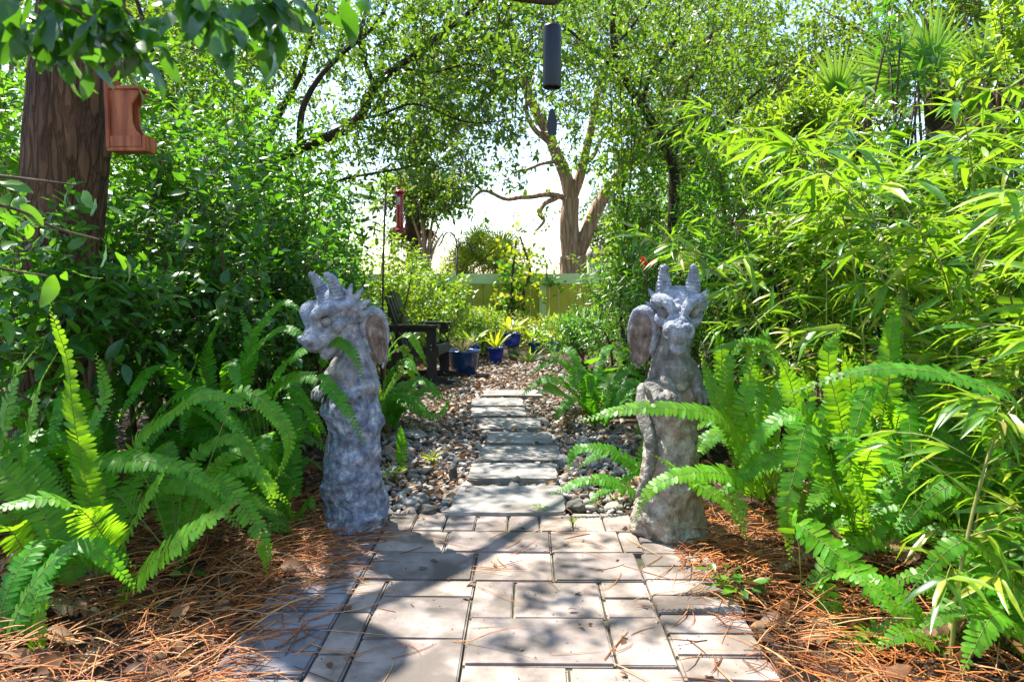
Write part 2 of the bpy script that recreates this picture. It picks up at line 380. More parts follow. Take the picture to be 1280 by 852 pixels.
# ------------------------------------------------------------------ world, light, camera
w = bpy.data.worlds.new('World'); S.world = w; w.use_nodes = True
nt = w.node_tree; nt.nodes.clear()
sky = nt.nodes.new('ShaderNodeTexSky'); sky.sky_type = 'NISHITA'; sky.sun_disc = False
elev = math.asin(TO_SUN[2]); az = math.atan2(TO_SUN[0], TO_SUN[1])
sky.sun_elevation = elev; sky.sun_rotation = az % (2 * math.pi); sky.air_density = 1.2; sky.dust_density = .4
bg = nt.nodes.new('ShaderNodeBackground'); bg.inputs[1].default_value = .13
wo = nt.nodes.new('ShaderNodeOutputWorld'); nt.links.new(sky.outputs[0], bg.inputs[0]); nt.links.new(bg.outputs[0], wo.inputs[0])
sl = bpy.data.lights.new('sun', 'SUN'); sl.energy = 5.0; sl.angle = rad(.53); sl.color = (1, .955, .86)
so = bpy.data.objects.new('sun', sl); COL.objects.link(so)
so.rotation_euler = Vector(-TO_SUN).to_track_quat('-Z', 'Y').to_euler(); so.location = (0, 0, 12)
cd = bpy.data.cameras.new('camera'); cam = bpy.data.objects.new('camera', cd); COL.objects.link(cam); S.camera = cam
cd.lens = F / 1280 * 36; cd.sensor_width = 36; cd.clip_start = .05; cd.clip_end = 1000
cam.location = (0, 0, CAMZ); cam.rotation_euler = (rad(90) - PITCH, 0, YAW)
cd.dof.use_dof = True; cd.dof.focus_distance = 3.4; cd.dof.aperture_fstop = 5.6
S.view_settings.view_transform = 'Standard'; S.view_settings.look = 'None'
S.view_settings.exposure = 1.5; S.view_settings.gamma = 1.0
S.render.engine = 'CYCLES'
S.cycles.use_denoising = True
S.cycles.max_bounces = 8; S.cycles.diffuse_bounces = 4; S.cycles.transmission_bounces = 6; S.cycles.glossy_bounces = 3
S.cycles.sample_clamp_indirect = 8.0

# ------------------------------------------------------------------ ground
def sym(a): return np.concatenate([-a[::-1], a[1:]])
xs = sym(np.concatenate([np.arange(0, 5, .07), np.geomspace(5, 400, 34)]))
ys = np.concatenate([-np.geomspace(400, 1, 26), np.arange(-.9, 12, .08), np.geomspace(12.1, 500, 36)])
X, Y = np.meshgrid(xs, ys)
def bed_height(x, y):
    p = np.stack([x, y, np.zeros_like(x)], -1).reshape(-1, 3)
    n = (nz3(p, 3.5, 1) * .012 + nz3(p, 11, 2) * .009).reshape(x.shape)
    off = np.clip((np.abs(x + .03) - .85) / .5, 0, 1)
    near = np.clip((16 - y) / 3, 0, 1) * np.clip((9 - np.abs(x)) / 3, 0, 1)
    flat = np.where((y < 3.2), off, .55)
    return (n + .055 * off * np.where(y < 4.2, 1, .3)) * flat * near
Z = bed_height(X, Y)
g = Geo(); nx, ny = len(xs), len(ys)
i = np.arange(nx * ny).reshape(ny, nx)
g.add(np.stack([X, Y, Z], -1), np.stack([i[:-1, :-1], i[:-1, 1:], i[1:, 1:], i[1:, :-1]], -1).reshape(-1, 4))
o = g.build('ground', M['soil']); o['kind'] = 'structure'

# ------------------------------------------------------------------ paved path
PAV = []          # x0, x1, y0, y1, grey
for a, b in zip([-.585, -.466, -.338, -.21, -.075, .056, .194, .323], [-.466, -.338, -.21, -.075, .056, .194, .323, .445]): PAV.append((a, b, 2.893, 3.125, 0))
PAV += [(-.58, -.309, 2.66, 2.893, 0), (-.309, .097, 2.66, 2.893, 0), (.097, .364, 2.66, 2.893, 0), (.364, .44, 2.66, 2.893, 0),
        (-.56, -.18, 2.40, 2.66, 0), (-.18, .097, 2.40, 2.66, 0), (.097, .40, 2.40, 2.66, 0),
        (-.464, -.17, 2.268, 2.40, 0), (-.17, -.039, 2.13, 2.40, 0), (-.039, .241, 2.13, 2.40, 0), (.241, .40, 2.268, 2.40, 0), (.241, .40, 2.13, 2.268, 0),
        (-.464, -.17, 1.99, 2.268, 0), (-.17, .241, 1.855, 2.13, 0), (.241, .40, 1.855, 2.13, 0),
        (-.464, -.17, 1.72, 1.99, 0), (-.17, .11, 1.58, 1.855, 0), (.11, .40, 1.58, 1.855, 0)]
y = 2.40
for k in range(14):
    PAV.append((-.565, -.464, y - .25, y, 0)); y -= .25
y = 2.66
for k in range(22):
    a = .0 if k % 2 else .02
    PAV.append((-.81 + RNG.uniform(-.015, .02), -.565 if y <= 2.41 else -.56, y - .125, y, 1))
    PAV.append((.40 + (.02 if k == 0 else 0), .655 + RNG.uniform(-.015, .015), y - .125, y, 0)); y -= .125
PAV += [(-.75, -.585, 2.893, 3.0, 1), (-.80, -.58, 2.66, 2.775, 1), (-.78, -.58, 2.775, 2.893, 1), (.44, .60, 2.66, 2.775, 0), (.44, .58, 2.775, 2.893, 0)]
y = 1.72
for k in range(6):      # towards and behind the camera
    PAV.append((-.464, -.17, y - .29, y, 0)); PAV.append((-.17, .11, y - .14 - .29, y - .14, 0)); PAV.append((.11, .40, y - .14 - .29, y - .14, 0)); y -= .29
g = Geo()
for (x0, x1, y0, y1, gr) in PAV:
    gap = .0032; j = RNG.uniform(-.0015, .0015, 2)
    rt = Matrix.Rotation(RNG.normal() * .007, 3, 'Z') @ Matrix.Rotation(RNG.normal() * .008, 3, 'X') @ Matrix.Rotation(RNG.normal() * .008, 3, 'Y')
    add_box(g, ((x0 + x1) / 2 + j[0], (y0 + y1) / 2 + j[1], .005 + RNG.normal() * .0018), (x1 - x0 - gap * 2, y1 - y0 - gap * 2, .05), rt, RNG.uniform(.003, .0075), gr)
o = g.build('paved_path', [M['paver'], M['paver_grey']], smooth=False); o['kind'] = 'structure'
g = Geo(); add_box(g, (-.08, 1.4, .003), (1.40, 2.5, .03)); add_box(g, (-.075, 2.88, .003), (1.2, .45, .03))
g = Geo(); add_box(g, (-.08, 1.4, .0), (1.36, 2.48, .036)); add_box(g, (-.075, 2.885, .0), (1.02, .46, .034))
o = g.build('joint_sand', M['joint']); o['kind'] = 'structure'

# ------------------------------------------------------------------ stepping stones
ST = [  # front y, back y, front x0, x1, back x0, x1 (pixels of the photograph)
    (640, 604, 562, 706, 577, 703, 'largest pale slab of the stepping path, touching the paved area'),
    (598, 577, 582, 699, 590, 697, 'second slab from the pavers, wide with a thick front edge'),
    (575, 555, 599, 700, 604, 697, 'third slab from the pavers in the stepping path'),
    (553, 538, 607, 693, 608, 690, 'fourth slab from the pavers in the stepping path'),
    (535.5, 521, 599, 680, 600, 675, 'fifth slab from the pavers, shifted left of the fourth one'),
    (519, 507.5, 588, 660, 590, 655, 'sixth slab from the pavers, offset to the left of the path'),
    (506, 496, 590, 655, 591, 651, 'seventh slab from the pavers, just beyond the left-shifted one'),
    (494, 487, 600, 678, 603, 672, 'farthest slab of the stepping path, before the leaf litter')]
SLABS = []
for fy, by, a0, a1, b0, b1, lab in ST:
    by += (fy - by) * .09; c = [gp(a0, fy, .045), gp(a1, fy, .045), gp(b1, by, .045), gp(b0, by, .045)]
    SLABS.append(c); bm = bmesh.new(); N = 10
    top = []
    ring = []
    for e in range(4):
        p, q = np.array(c[e]), np.array(c[(e + 1) % 4])
        for t in np.arange(N) / N:
            v = p * (1 - t) + q * t; v = v + np.append(RNG.normal(size=2) * .006 + np.array([math.sin(v[0] * 23 + fy), math.sin(v[1] * 19 + fy * 2)]) * .009, 0)
            ring.append(v)
    up = [bm.verts.new(v) for v in ring]; lo = [bm.verts.new(v * [1, 1, 0] + [0, 0, -.02]) for v in ring]
    bm.faces.new(up); n = len(ring)
    for k in range(n): bm.faces.new((lo[k], lo[(k + 1) % n], up[(k + 1) % n], up[k]))
    bmesh.ops.bevel(bm, geom=[e for e in bm.edges if e.verts[0] in up and e.verts[1] in up], offset=.007, segments=2, affect='EDGES')
    me = bpy.data.meshes.new('stepping_stone'); bm.to_mesh(me); bm.free(); me.materials.append(M['slab'])
    o = link('stepping_stone', me); tag(o, lab, 'stepping stone', 'slabs of the stepping path')

# ------------------------------------------------------------------ loose ground cover
bm = bmesh.new(); bmesh.ops.create_icosphere(bm, subdivisions=2, radius=1); bm.verts.index_update()
ICO_V = np.array([v.co[:] for v in bm.verts]); ICO_F = np.array([[v.index for v in f.verts] for f in bm.faces]); bm.free()
PEB = []
for s in range(8):
    r = np.random.default_rng(50 + s); v = ICO_V.copy()
    for _ in range(6):          # slice corners off to make it angular
        n = norm(r.normal(size=3)); h = r.uniform(.55, .85); dd = v @ n; v -= np.maximum(dd - h, 0)[:, None] * n
    PEB.append(v * (1 + .08 * nz3(v, 3, s)[:, None]))
def in_quad(x, y, c, m=.02):
    for i_ in range(4):
        a, b = c[i_], c[(i_ + 1) % 4]
        if (b[0] - a[0]) * (y - a[1]) - (b[1] - a[1]) * (x - a[0]) < m: return False
    return True
def stones(g, n, region, size, seed, zbase=.0):
    r = np.random.default_rng(seed)
    x0, x1, y0, y1 = region; k = 0
    while k < n:
        x, yy = r.uniform(x0, x1), y0 + (y1 - y0) * r.random()
        L, R = gravel_edge(yy)
        if not (L < x < R): k += .2; continue
        if any(in_quad(x, yy, q) for q in SLABS): k += .1; continue
        s = size * min(2.2, r.lognormal(0, .42)); a = r.uniform(0, 6.28)
        v = PEB[r.integers(8)] * np.array([1.25, .9, .62]) * s
        ca, sa = math.cos(a), math.sin(a); tl = r.normal(size=2) * .3
        v = np.stack([v[:, 0] * ca - v[:, 1] * sa, v[:, 0] * sa + v[:, 1] * ca, v[:, 2] + v[:, 0] * tl[0] + v[:, 1] * tl[1]], 1)
        g.add(v + [x, yy, zbase + s * .3 + r.uniform(0, .012)], ICO_F); k += 1
def gravel_edge(y):
    return np.interp(y, [3.1, 3.6, 5, 6.5, 8, 9.3], [-.80, -.85, -1.05, -1.25, -1.2, -1.1]), np.interp(y, [3.1, 4, 5, 6.5, 8, 9.3], [.62, .72, .75, .6, .5, .5])
g = Geo(); stones(g, 3000, (-1.1, .8, 3.14, 5.2), .0135, 3); stones(g, 2000, (-1.3, .8, 5.2, 7.6), .0145, 4); stones(g, 700, (-1.3, .8, 7.6, 9.3), .016, 5)
stones(g, 260, (-1.1, .8, 3.13, 5.5), .025, 6)
o = g.build('gravel', M['pebble']); tag(o, 'grey and white river pebbles around the stepping slabs', 'gravel', kind='stuff')

def litter(g, n, fn, size, seed, zmax=.05):
    r = np.random.default_rng(seed); p = fn(r, n); p = np.array([q for q in p if not any(in_quad(q[0], q[1], c) for c in SLABS) or r.random() < .1]); N = len(p)
    h = bed_height(p[:, 0], p[:, 1]); d = r.normal(size=(N, 3)) * [1, 1, .25]; nn = r.normal(size=(N, 3)) * .45 + [0, 0, 1]
    s = size * r.uniform(.6, 1.4, N)
    leaves(g, np.stack([p[:, 0], p[:, 1], h + r.uniform(min(.006, zmax), zmax, N)], 1), d, nn, s, s * .48, 'broad', .35, .35, rng=r)
def reg(*boxes):
    def f(r, n):
        out = []
        wts = np.array([(b[1] - b[0]) * (b[3] - b[2]) * b[4] for b in boxes]); wts /= wts.sum()
        for b, w_ in zip(boxes, wts):
            k = int(n * w_); out.append(np.stack([r.uniform(b[0], b[1], k), r.uniform(b[2], b[3], k)], 1))
        return np.concatenate(out)
    return f
g = Geo()
litter(g, 1000, reg((-2.6, -.80, 1.3, 4.2, 1), (.66, 2.6, 1.3, 4.2, 1.5)), .085, 11, .07)
litter(g, 5600, reg((-1.2, .7, 3.3, 6.5, 1), (-1.3, .6, 6.5, 9.5, 1.3)), .042, 12, .04)
litter(g, 1500, reg((-3.5, -1.1, 4, 9, 1), (.6, 3.5, 4, 9, 1)), .07, 13)
litter(g, 60, reg((-.75, .6, 1.4, 3.1, 1)), .03, 14, .002); g.v[-1][:, 2] += .034
litter(g, 500, reg((-.8, .65, 1.3, 3.1, 1)), .007, 15, .001); g.v[-1][:, 2] += .032
o = g.build('leaf_litter', M['dead']); tag(o, 'dry brown fallen leaves scattered over beds and gravel', 'leaf litter', kind='stuff')

def needles(g, n, fn, seed, zmax):
    r = np.random.default_rng(seed); p = fn(r, n)
    for k in range(len(p)):
        x, y_ = p[k]; L = r.uniform(.10, .27); a = r.normal(0, .9) + (0.5 if x < 0 else -.4); c = r.normal() * .5
        z = float(bed_height(np.array([x]), np.array([y_]))[0]) + r.uniform(.004, zmax); lift = r.normal() * .14
        t = np.linspace(0, 1, 5); an = a + c * t
        q = np.stack([x + np.cumsum(np.cos(an)) * L / 5, y_ + np.cumsum(np.sin(an)) * L / 5, z + lift * L * t + .05 * L * np.sin(t * 3.1)], 1)
        if lift < 0: q[:, 2] = np.maximum(q[:, 2], float(bed_height(q[-1:, 0], q[-1:, 1])[0]) + .004)
        onp = (np.abs(q[:, 0] + .08) < .72); q[:, 2] = np.where(onp & (q[:, 1] < 2.95), np.maximum(q[:, 2], .034), q[:, 2])
        add_tube(g, q, np.array([.0012, .0015, .0015, .0012, .0006]) * r.uniform(.8, 1.5), 3, cap=False)
g = Geo()
needles(g, 4000, reg((-2.3, -.80, 1.5, 3.3, 1.0), (-1.2, -.72, 2.4, 3.0, .9)), 21, .06)
needles(g, 4200, reg((.66, 2.3, 1.5, 3.2, 1.0), (.52, .85, 2.3, 2.95, 1.0)), 22, .06)
needles(g, 320, reg((-.88, -.62, 1.5, 2.95, 1), (.48, .72, 1.5, 2.9, 1)), 23, .03); needles(g, 50, reg((-.6, .5, 1.5, 3.1, 1)), 24, .006)
o = g.build('pine_needles', M['needle']); tag(o, 'orange brown pine needle mulch on both sides of the pavers', 'pine straw', kind='stuff')

# ------------------------------------------------------------------ dragon statues
def ball(bm, c, r, rot=None, sub=3):
    res = bmesh.ops.create_icosphere(bm, subdivisions=sub, radius=1)
    r = (r, r, r) if np.isscalar(r) else r
    Mx = Matrix.Translation(c) @ (rot.to_4x4() if rot is not None else Matrix()) @ Matrix.Diagonal((*r, 1))
    bmesh.ops.transform(bm, matrix=Mx, verts=res['verts'])
def bm_tube(bm, P, r, k=14, n=18):
    P = spline(P, n); r = np.interp(np.linspace(0, 1, n), np.linspace(0, 1, len(r)), r)
    V, Q, C = tube(P, r, k, True)
    vs = [bm.verts.new(v) for v in V]
    for f in list(Q) + list(C): bm.faces.new([vs[int(x)] for x in f])
    ball(bm, P[0], r[0] * .98, sub=2); ball(bm, P[-1], r[-1] * .98, sub=2)
def remesh(bm, voxel, smooth, disp, name, mat, parent, mtx=None, carve=()):
    me = bpy.data.meshes.new('tmp'); bm.to_mesh(me); bm.free()
    ob = bpy.data.objects.new('tmp', me); COL.objects.link(ob)
    md = ob.modifiers.new('r', 'REMESH'); md.mode = 'VOXEL'; md.voxel_size = voxel
    if smooth:
        ms = ob.modifiers.new('s', 'SMOOTH'); ms.factor = .5; ms.iterations = smooth
    dg = bpy.context.evaluated_depsgraph_get(); dg.update()
    nm = bpy.data.meshes.new_from_object(ob.evaluated_get(dg))
    bpy.data.objects.remove(ob); bpy.data.meshes.remove(me)
    co = np.empty(len(nm.vertices) * 3, np.float32); nm.vertices.foreach_get('co', co); co = co.reshape(-1, 3).astype(float)
    no = np.empty(len(nm.vertices) * 3, np.float32); nm.vertices.foreach_get('normal', no); no = no.reshape(-1, 3)
    for amp, fr, kind in disp:
        if kind == 'f': d = np.array([mnoise.fractal(Vector(c * fr), 1.0, 2.0, 4) for c in co])
        elif kind == 'r': d = np.array([-abs(mnoise.noise(Vector(c * fr))) * 2 + .5 for c in co])
        elif kind == 's':                     # scales
            d = np.array([.5 - mnoise.voronoi(Vector(c * fr))[0][0] for c in co])
        co += no * (d * amp)[:, None]
    for c_, r_, d_ in carve:
        k_ = np.exp(-(np.sum((co - np.array(c_)) ** 2, 1) / (r_ * r_))); co -= no * (k_ * d_)[:, None]
    nm.vertices.foreach_set('co', co.ravel().astype(np.float32))
    nm.polygons.foreach_set('use_smooth', np.ones(len(nm.polygons), bool)); nm.update(); nm.name = name
    if mtx is not None: nm.transform(mtx)
    nm.materials.clear(); nm.materials.append(mat)
    o = bpy.data.objects.new(name, nm); COL.objects.link(o); o.parent = parent
    return o

def dragon(label, loc, yaw, head_yaw, head_pitch, head_off, mat, seed, wings, tail_side, mats, rock_r, lump, hs=1.2, slim=1.0, ws=1.0):
    root = thing('dragon_statue', label, 'statue', loc, 'pair of dragon statues beside the path')
    root.rotation_euler = (0, 0, yaw)
    r = np.random.default_rng(seed)
    # rock pedestal
    bm = bmesh.new()
    zs = [.0, .12, .25, .38, .5, .565]
    bm_tube(bm, [((i_ % 2) * .008 - .004, 0, z) for i_, z in enumerate(zs)], rock_r, 22, 24)
    for _ in range(11):
        a = r.uniform(0, 6.28); z = r.uniform(.03, .52); rr = np.interp(z, zs, rock_r) - .035 + lump
        ball(bm, (math.cos(a) * rr, math.sin(a) * rr, z), (r.uniform(.035, .06), r.uniform(.035, .06), r.uniform(.03, .075)), sub=2)
    o1 = remesh(bm, .0052, 4, [(.012, 5, 'f'), (.024, 5.5, 'r'), (.007, 17, 'r'), (.003, 60, 'f')], 'rock_base', mats[0], root)
    # body: haunches, chest, neck, legs with toes
    hx, hy, hz = head_off
    bm = bmesh.new()
    bm_tube(bm, [(0, .02, .57), (0, .012, .64), (0, .012, .72), (hx * .35, hy * .2 + .015, .79), (hx, hy + .035, hz - .01)], np.array([.112, .104, .084, .069, .064]) * slim, 20, 24)
    ball(bm, (0, -.022, .635), (.082, .078, .085))
    for s in (-1, 1):
        ball(bm, (s * .070, .0, .585), (.048, .075, .048))                                   # haunch
        bm_tube(bm, [(s * .060, -.03, .68), (s * .068, -.066, .62), (s * .058, -.088, .578)], [.022, .024, .024], 12)   # foreleg
        for t in (-1, 0, 1):
            bm_tube(bm, [(s * .066 + t * .017, -.095, .578), (s * .066 + t * .022, -.122, .562), (s * .066 + t * .023, -.136, .535)], [.014, .013, .007], 8, 8)
            bm_tube(bm, [(s * .098 + t * .012, -.045, .575), (s * .108 + t * .016, -.085, .56), (s * .11 + t * .017, -.10, .535)], [.013, .012, .006], 8, 8)
    for k in range(7):                                                                       # back crest
        t = k / 6; ball(bm, (0, .105 - .07 * t, .63 + .2 * t), (.012, .018, .022), sub=2)
    o2 = remesh(bm, .0046, 1, [(.003, 14, 'f'), (.005, 65, 's')], 'body', mats[1], root)
    # tail lying down the side of the rock
    s = tail_side
    bm = bmesh.new()
    bm_tube(bm, [(s * .06, .11, .56), (s * .098, .06, .48), (s * .105, -.01, .40), (s * .112, -.04, .31), (s * .135, -.035, .22), (s * .15, .01, .15)], [.034, .029, .025, .021, .017, .006], 12, 30)
    remesh(bm, .0055, 1, [(.003, 30, 'f'), (.004, 70, 's')], 'tail', mats[1], root)
    # wings, folded back, with finger ridges
    for s in wings:
        bm = bmesh.new()
        ball(bm, (0, 0, 0), (.014, .052, .105), sub=4)
        ball(bm, (0, 0, .055), (.019, .058, .062), sub=4)
        rim = [(0, -.045, -.04), (0, -.058, .03), (0, -.044, .093), (0, .0, .118), (0, .044, .095), (0, .060, .03), (0, .045, -.05), (0, .012, -.125)]
        for q in (-.026, -.004, .020, .042):
            bm_tube(bm, [(s * .010, q * .8, .088), (s * .015, q * 1.15, .02), (s * .009, q * .6 + .012, -.105)], [.006, .007, .0035], 8, 14)
        mt = Matrix.Translation((s * (.112 - (1 - ws) * .14), .055, .775)) @ Matrix.Diagonal((ws, ws, 1, 1)) @ Matrix.Rotation(s * rad(-38), 4, 'Z') @ Matrix.Rotation(rad(10), 4, 'X') @ Matrix.Rotation(s * rad(10), 4, 'Y')
        wo_ = remesh(bm, .0040, 0, [(.002, 30, 'f')], 'wing', mats[3], root, mt)
        bm = bmesh.new(); bm_tube(bm, rim, [.014, .018, .020, .020, .017, .012, .009, .006], 10, 40)
        bm_tube(bm, [(0, -.045, -.03), (-s * .03, -.045, -.05), (-s * .06, -.04, -.065)], [.016, .02, .026], 10, 10)
        remesh(bm, .0042, 1, [(.003, 30, 'f')], 'wing_rim', mats[2], wo_, mt)
    # head
    hm = Matrix.Translation((hx, hy, hz)) @ Matrix.Rotation(head_yaw, 4, 'Z') @ Matrix.Rotation(head_pitch, 4, 'X') @ Matrix.Scale(hs, 4)
    bm = bmesh.new()
    ball(bm, (0, .005, .035), (.064, .070, .058)); ball(bm, (0, .03, .0), (.060, .055, .06))
    bm_tube(bm, [(0, -.02, .015), (0, -.075, .0), (0, -.126, -.012)], [.060, .053, .045], 16)           # upper jaw
    ball(bm, (0, -.138, -.006), (.050, .028, .031))
    for s in (-1, 1):
        ball(bm, (s * .023, -.152, .010), (.015, .016, .014), sub=2)                                     # nostril
        ball(bm, (s * .034, -.115, -.022), (.014, .05, .013), sub=2)                                     # lip
        bm_tube(bm, [(s * .016, -.108, .034), (s * .036, -.085, .066), (s * .064, -.045, .062), (s * .074, .005, .04)], [.012, .022, .023, .016], 10, 14)   # brow
        ball(bm, (s * .052, -.045, .0), (.024, .036, .026))                                              # cheek
        for k, (a, l) in enumerate([(60, .066), (28, .078), (0, .080), (-28, .068), (-55, .05)]):         # frill spikes
            ca, sa = math.cos(rad(a)), math.sin(rad(a)); b0 = np.array([s * .047, .012, .01 + .03 * sa])
            dv = norm(np.array([s * .62 * ca, .62, .75 * sa]))
            bm_tube(bm, [b0, b0 + dv * l * .55, b0 + dv * l + [0, .006, 0.006]], [.020, .014, .004], 8, 8)
    for k in range(5): ball(bm, (0, -.085 + k * .030, .044 + .020 * math.sin(k * .8)), (.013 + .002 * k, .018, .018), sub=2)   # brow crest
    bm_tube(bm, [(0, .01, -.035), (0, -.06, -.064), (0, -.114, -.074)], [.044, .032, .024], 14)            # lower jaw
    ball(bm, (0, -.117, -.074), (.027, .016, .016), sub=2); ball(bm, (0, -.07, -.104), (.010, .02, .014), sub=2)
    carve = []
    for s in (-1, 1):
        carve += [((s * .052, -.090, .030), .017, .016), ((s * .022, -.168, .012), .0075, .010), ((s * .068, -.02, .02), .014, .006)]
        for q in np.linspace(0, 1, 14): carve.append(((s * .052 * min(1, (1 - q) * 2.2 + .15), -.045 - .118 * q ** .8, -.050 - .004 * q), .010, .0075))
    ho = remesh(bm, .0031, 0, [(.002, 24, 'f'), (.0022, 90, 's')], 'head', mats[2], root, hm, carve)
    for s in (-1, 1):
        P = spline([(s * .036, .0, .060), (s * .044, .012, .095), (s * .047, .016, .130), (s * .044, .006, .165)], 46)
        t = np.linspace(0, 1, 46); rr = np.interp(t, [0, .5, .92, 1], [.0265, .0205, .0115, .004]) * (1 + .065 * np.sin(t * 2 * math.pi * 9))
        g = Geo(); add_tube(g, P, rr, 14)
        ob = g.build('horn', mats[2]); ob.data.transform(hm); ob.parent = ho
    for s in (-1, 1):
        bm = bmesh.new(); ball(bm, (s * .045, -.078, .031), .0165, sub=3); g = Geo(); add_bm(g, bm)
        ob = g.build('eye', mats[1]); ob.data.transform(hm); ob.parent = ho
    return root

dragon('blue grey stone dragon on a rock, looking down to the left behind dark fern fronds', (-.706, 2.96, .025), rad(-40), rad(-2), rad(33), (0, -.058, .872), M['stone'], 5, (-1, 1), -1,
       (M['stone'], M['stone_mid'], M['stone_pale'], M['stone_brown']), [.130, .124, .112, .104, .118, .104], -.006, 1.18, .86, .80)
dragon('brown stained stone dragon facing the camera behind bright arching fern fronds', (.578, 2.90, .03), rad(20), rad(-30), rad(17), (-.012, -.05, .876), M['stone_warm'], 9, (-1, 1), -1,
       (M['stone_warm'], M['stone_dark'], M['stone_pale'], M['stone_brown']), [.150, .136, .108, .088, .085, .09], -.006, 1.18, .84, .95)

# ------------------------------------------------------------------ ferns
def frond(g, P, wid, rng, ref=(-.15, -.62, 1.0), gap=.0150, cup=.08, start=.06, wild=.045):
    P = spline(P, 40); seg = np.linalg.norm(np.diff(P, axis=0), axis=1); Ln = seg.sum(); s = np.concatenate([[0], np.cumsum(seg)]) / Ln
    T = norm(np.gradient(P, axis=0)); n = max(10, int(Ln * (1 - start) / gap))
    u = np.linspace(start, .995, n)
    C = np.stack([np.interp(u, s, P[:, k]) for k in range(3)], 1); t = norm(np.stack([np.interp(u, s, T[:, k]) for k in range(3)], 1))
    nn = orth(np.broadcast_to(np.array(ref, float), C.shape) + 1e-3, t); sd = np.cross(t, nn)
    prof = np.interp(u, [0, .12, .35, .6, .85, 1], [.55, .85, 1, .92, .55, .10])
    for sg in (-1, 1):
        l = wid * .5 * prof * rng.uniform(.9, 1.06, n)
        l *= np.where(rng.random(n) < .03, rng.uniform(0.05, .6, n), 1) * (1 + .08 * np.sin(u * 23 + rng.uniform(0, 6)))
        d = sd * sg + t * (.14 + .35 * u)[:, None] + nn * cup * rng.uniform(.2, 1.5, n)[:, None] + rng.normal(size=(n, 3)) * wild
        leaves(g, C + t * (gap * .25 * sg), d, nn + sd * sg * -.15 + rng.normal(size=(n, 3)) * .12, l, np.minimum(gap * 1.04, l * .6), 'pinna', .16, .10, rng=rng)
    rr = .0022 * np.interp(np.linspace(0, 1, 40), [0, 1], [1, .35]); add_tube(g, P, rr, 4, mi=1, cap=False)

def fern(label, base, hero, n_rand, length, wid, mat, seed, group, rise=.7, gap=.015, arc=(0, 360), name='fern', cat='fern'):
    r = np.random.default_rng(seed); base = np.array(base, float)
    root = thing(name, label, cat, base, group)
    for P in hero:
        wd = wid
        if isinstance(P, tuple): P, wd = P
        wd *= 1.15
        pts = [at(*q) for q in P]; g = Geo()
        if np.linalg.norm(pts[0] - base) > .06: pts = [base + [0, 0, .02], *([] if np.linalg.norm(pts[0] - base) < .15 else [(base + pts[0]) / 2 + [0, 0, .03]]), *pts]
        L0 = sum(np.linalg.norm(np.diff(np.array(pts), axis=0), axis=1)); L1 = sum(np.linalg.norm(np.diff(np.array([at(*q) for q in P]), axis=0), axis=1))
        frond(g, pts, wd, r, gap=gap, start=max(.05, .9 * (1 - L1 / L0)))
        g.build('frond', [mat, M['rachis']], root)
    for k in range(n_rand):
        a = rad(r.uniform(*arc)); L = length * r.uniform(.65, 1.15); rs = rise * r.uniform(.6, 1.25)
        dv = np.array([math.cos(a), math.sin(a), 0]); b = base + np.append(r.normal(size=2) * .03, 0)
        pts = [b, b + dv * L * .22 + [0, 0, L * .42 * rs], b + dv * L * .52 + [0, 0, L * .62 * rs], b + dv * L * .85 + [0, 0, L * .52 * rs * r.uniform(.5, 1)]]
        g = Geo(); frond(g, pts, wid * r.uniform(.8, 1.1), r, ref=(dv[0] * -.3 - .1, dv[1] * -.3 - .55, 1), gap=gap); g.build('frond', [mat, M['rachis']], root)
    for k in range(2 if n_rand > 4 else 0):                     # withered fronds at the base
        a = rad(r.uniform(*arc)); L = length * r.uniform(.5, .8); dv = np.array([math.cos(a), math.sin(a), 0])
        g = Geo(); frond(g, [base, base + dv * L * .3 + [0, 0, L * .25], base + dv * L * .7 + [0, 0, L * .12], base + dv * L * .9 + [0, 0, .01]], wid * .7, r, gap=gap, wild=.25)
        g.build('frond', [M['dead'], M['rachis']], root, label='withered brown frond')
    return root
FG = 'sword ferns along the path'
fern('big sword fern in the lower left corner with one tall upright frond', (-1.37, 2.25, .06),
     [([(112, 630, 2.28), (92, 520, 2.24), (84, 450, 2.2), (62, 385, 2.15)], .115),
      ([(28, 610, 2.3), (35, 540, 2.27), (50, 480, 2.25), (72, 440, 2.2)], .10),
      ([(140, 690, 2.2), (105, 640, 2.05), (55, 622, 1.95), (-15, 640, 1.85)], .13),
      ([(10, 600, 2.35), (5, 540, 2.3), (20, 470, 2.3), (50, 430, 2.25)], .11),
      ([(130, 600, 2.4), (100, 560, 2.45), (130, 500, 2.5), (120, 440, 2.5)], .10),
      ([(40, 700, 2.2), (10, 660, 2.1), (-40, 650, 2.0)], .12)], 6, .62, .11, M['fern_lime'], 31, FG, 1.0, .0155, (90, 200))
fern('green sword fern whose long fronds arch right over the pine needles', (-1.20, 2.42, .06),
     [([(168, 558, 2.45), (215, 516, 2.42), (262, 492, 2.4), (322, 512, 2.4)], .105),
      ([(112, 582, 2.4), (180, 576, 2.32), (240, 590, 2.3), (283, 622, 2.3)], .11),
      ([(270, 600, 2.42), (305, 635, 2.4), (330, 680, 2.38), (334, 724, 2.36)], .095),
      ([(298, 492, 2.6), (342, 515, 2.58), (362, 555, 2.55), (338, 612, 2.55)], .09),
      ([(255, 620, 2.5), (290, 590, 2.5), (325, 590, 2.5), (345, 640, 2.48)], .08),
      ([(150, 690, 2.35), (175, 640, 2.3), (198, 600, 2.28), (214, 574, 2.26)], .10),
      ([(230, 600, 2.5), (255, 560, 2.55), (300, 550, 2.55), (330, 600, 2.5)], .085),
      ([(160, 640, 2.4), (200, 610, 2.4), (250, 610, 2.4), (300, 660, 2.38)], .09)], 7, .55, .10, M['fern_lime'], 32, FG, .9, .0148, (20, 170))
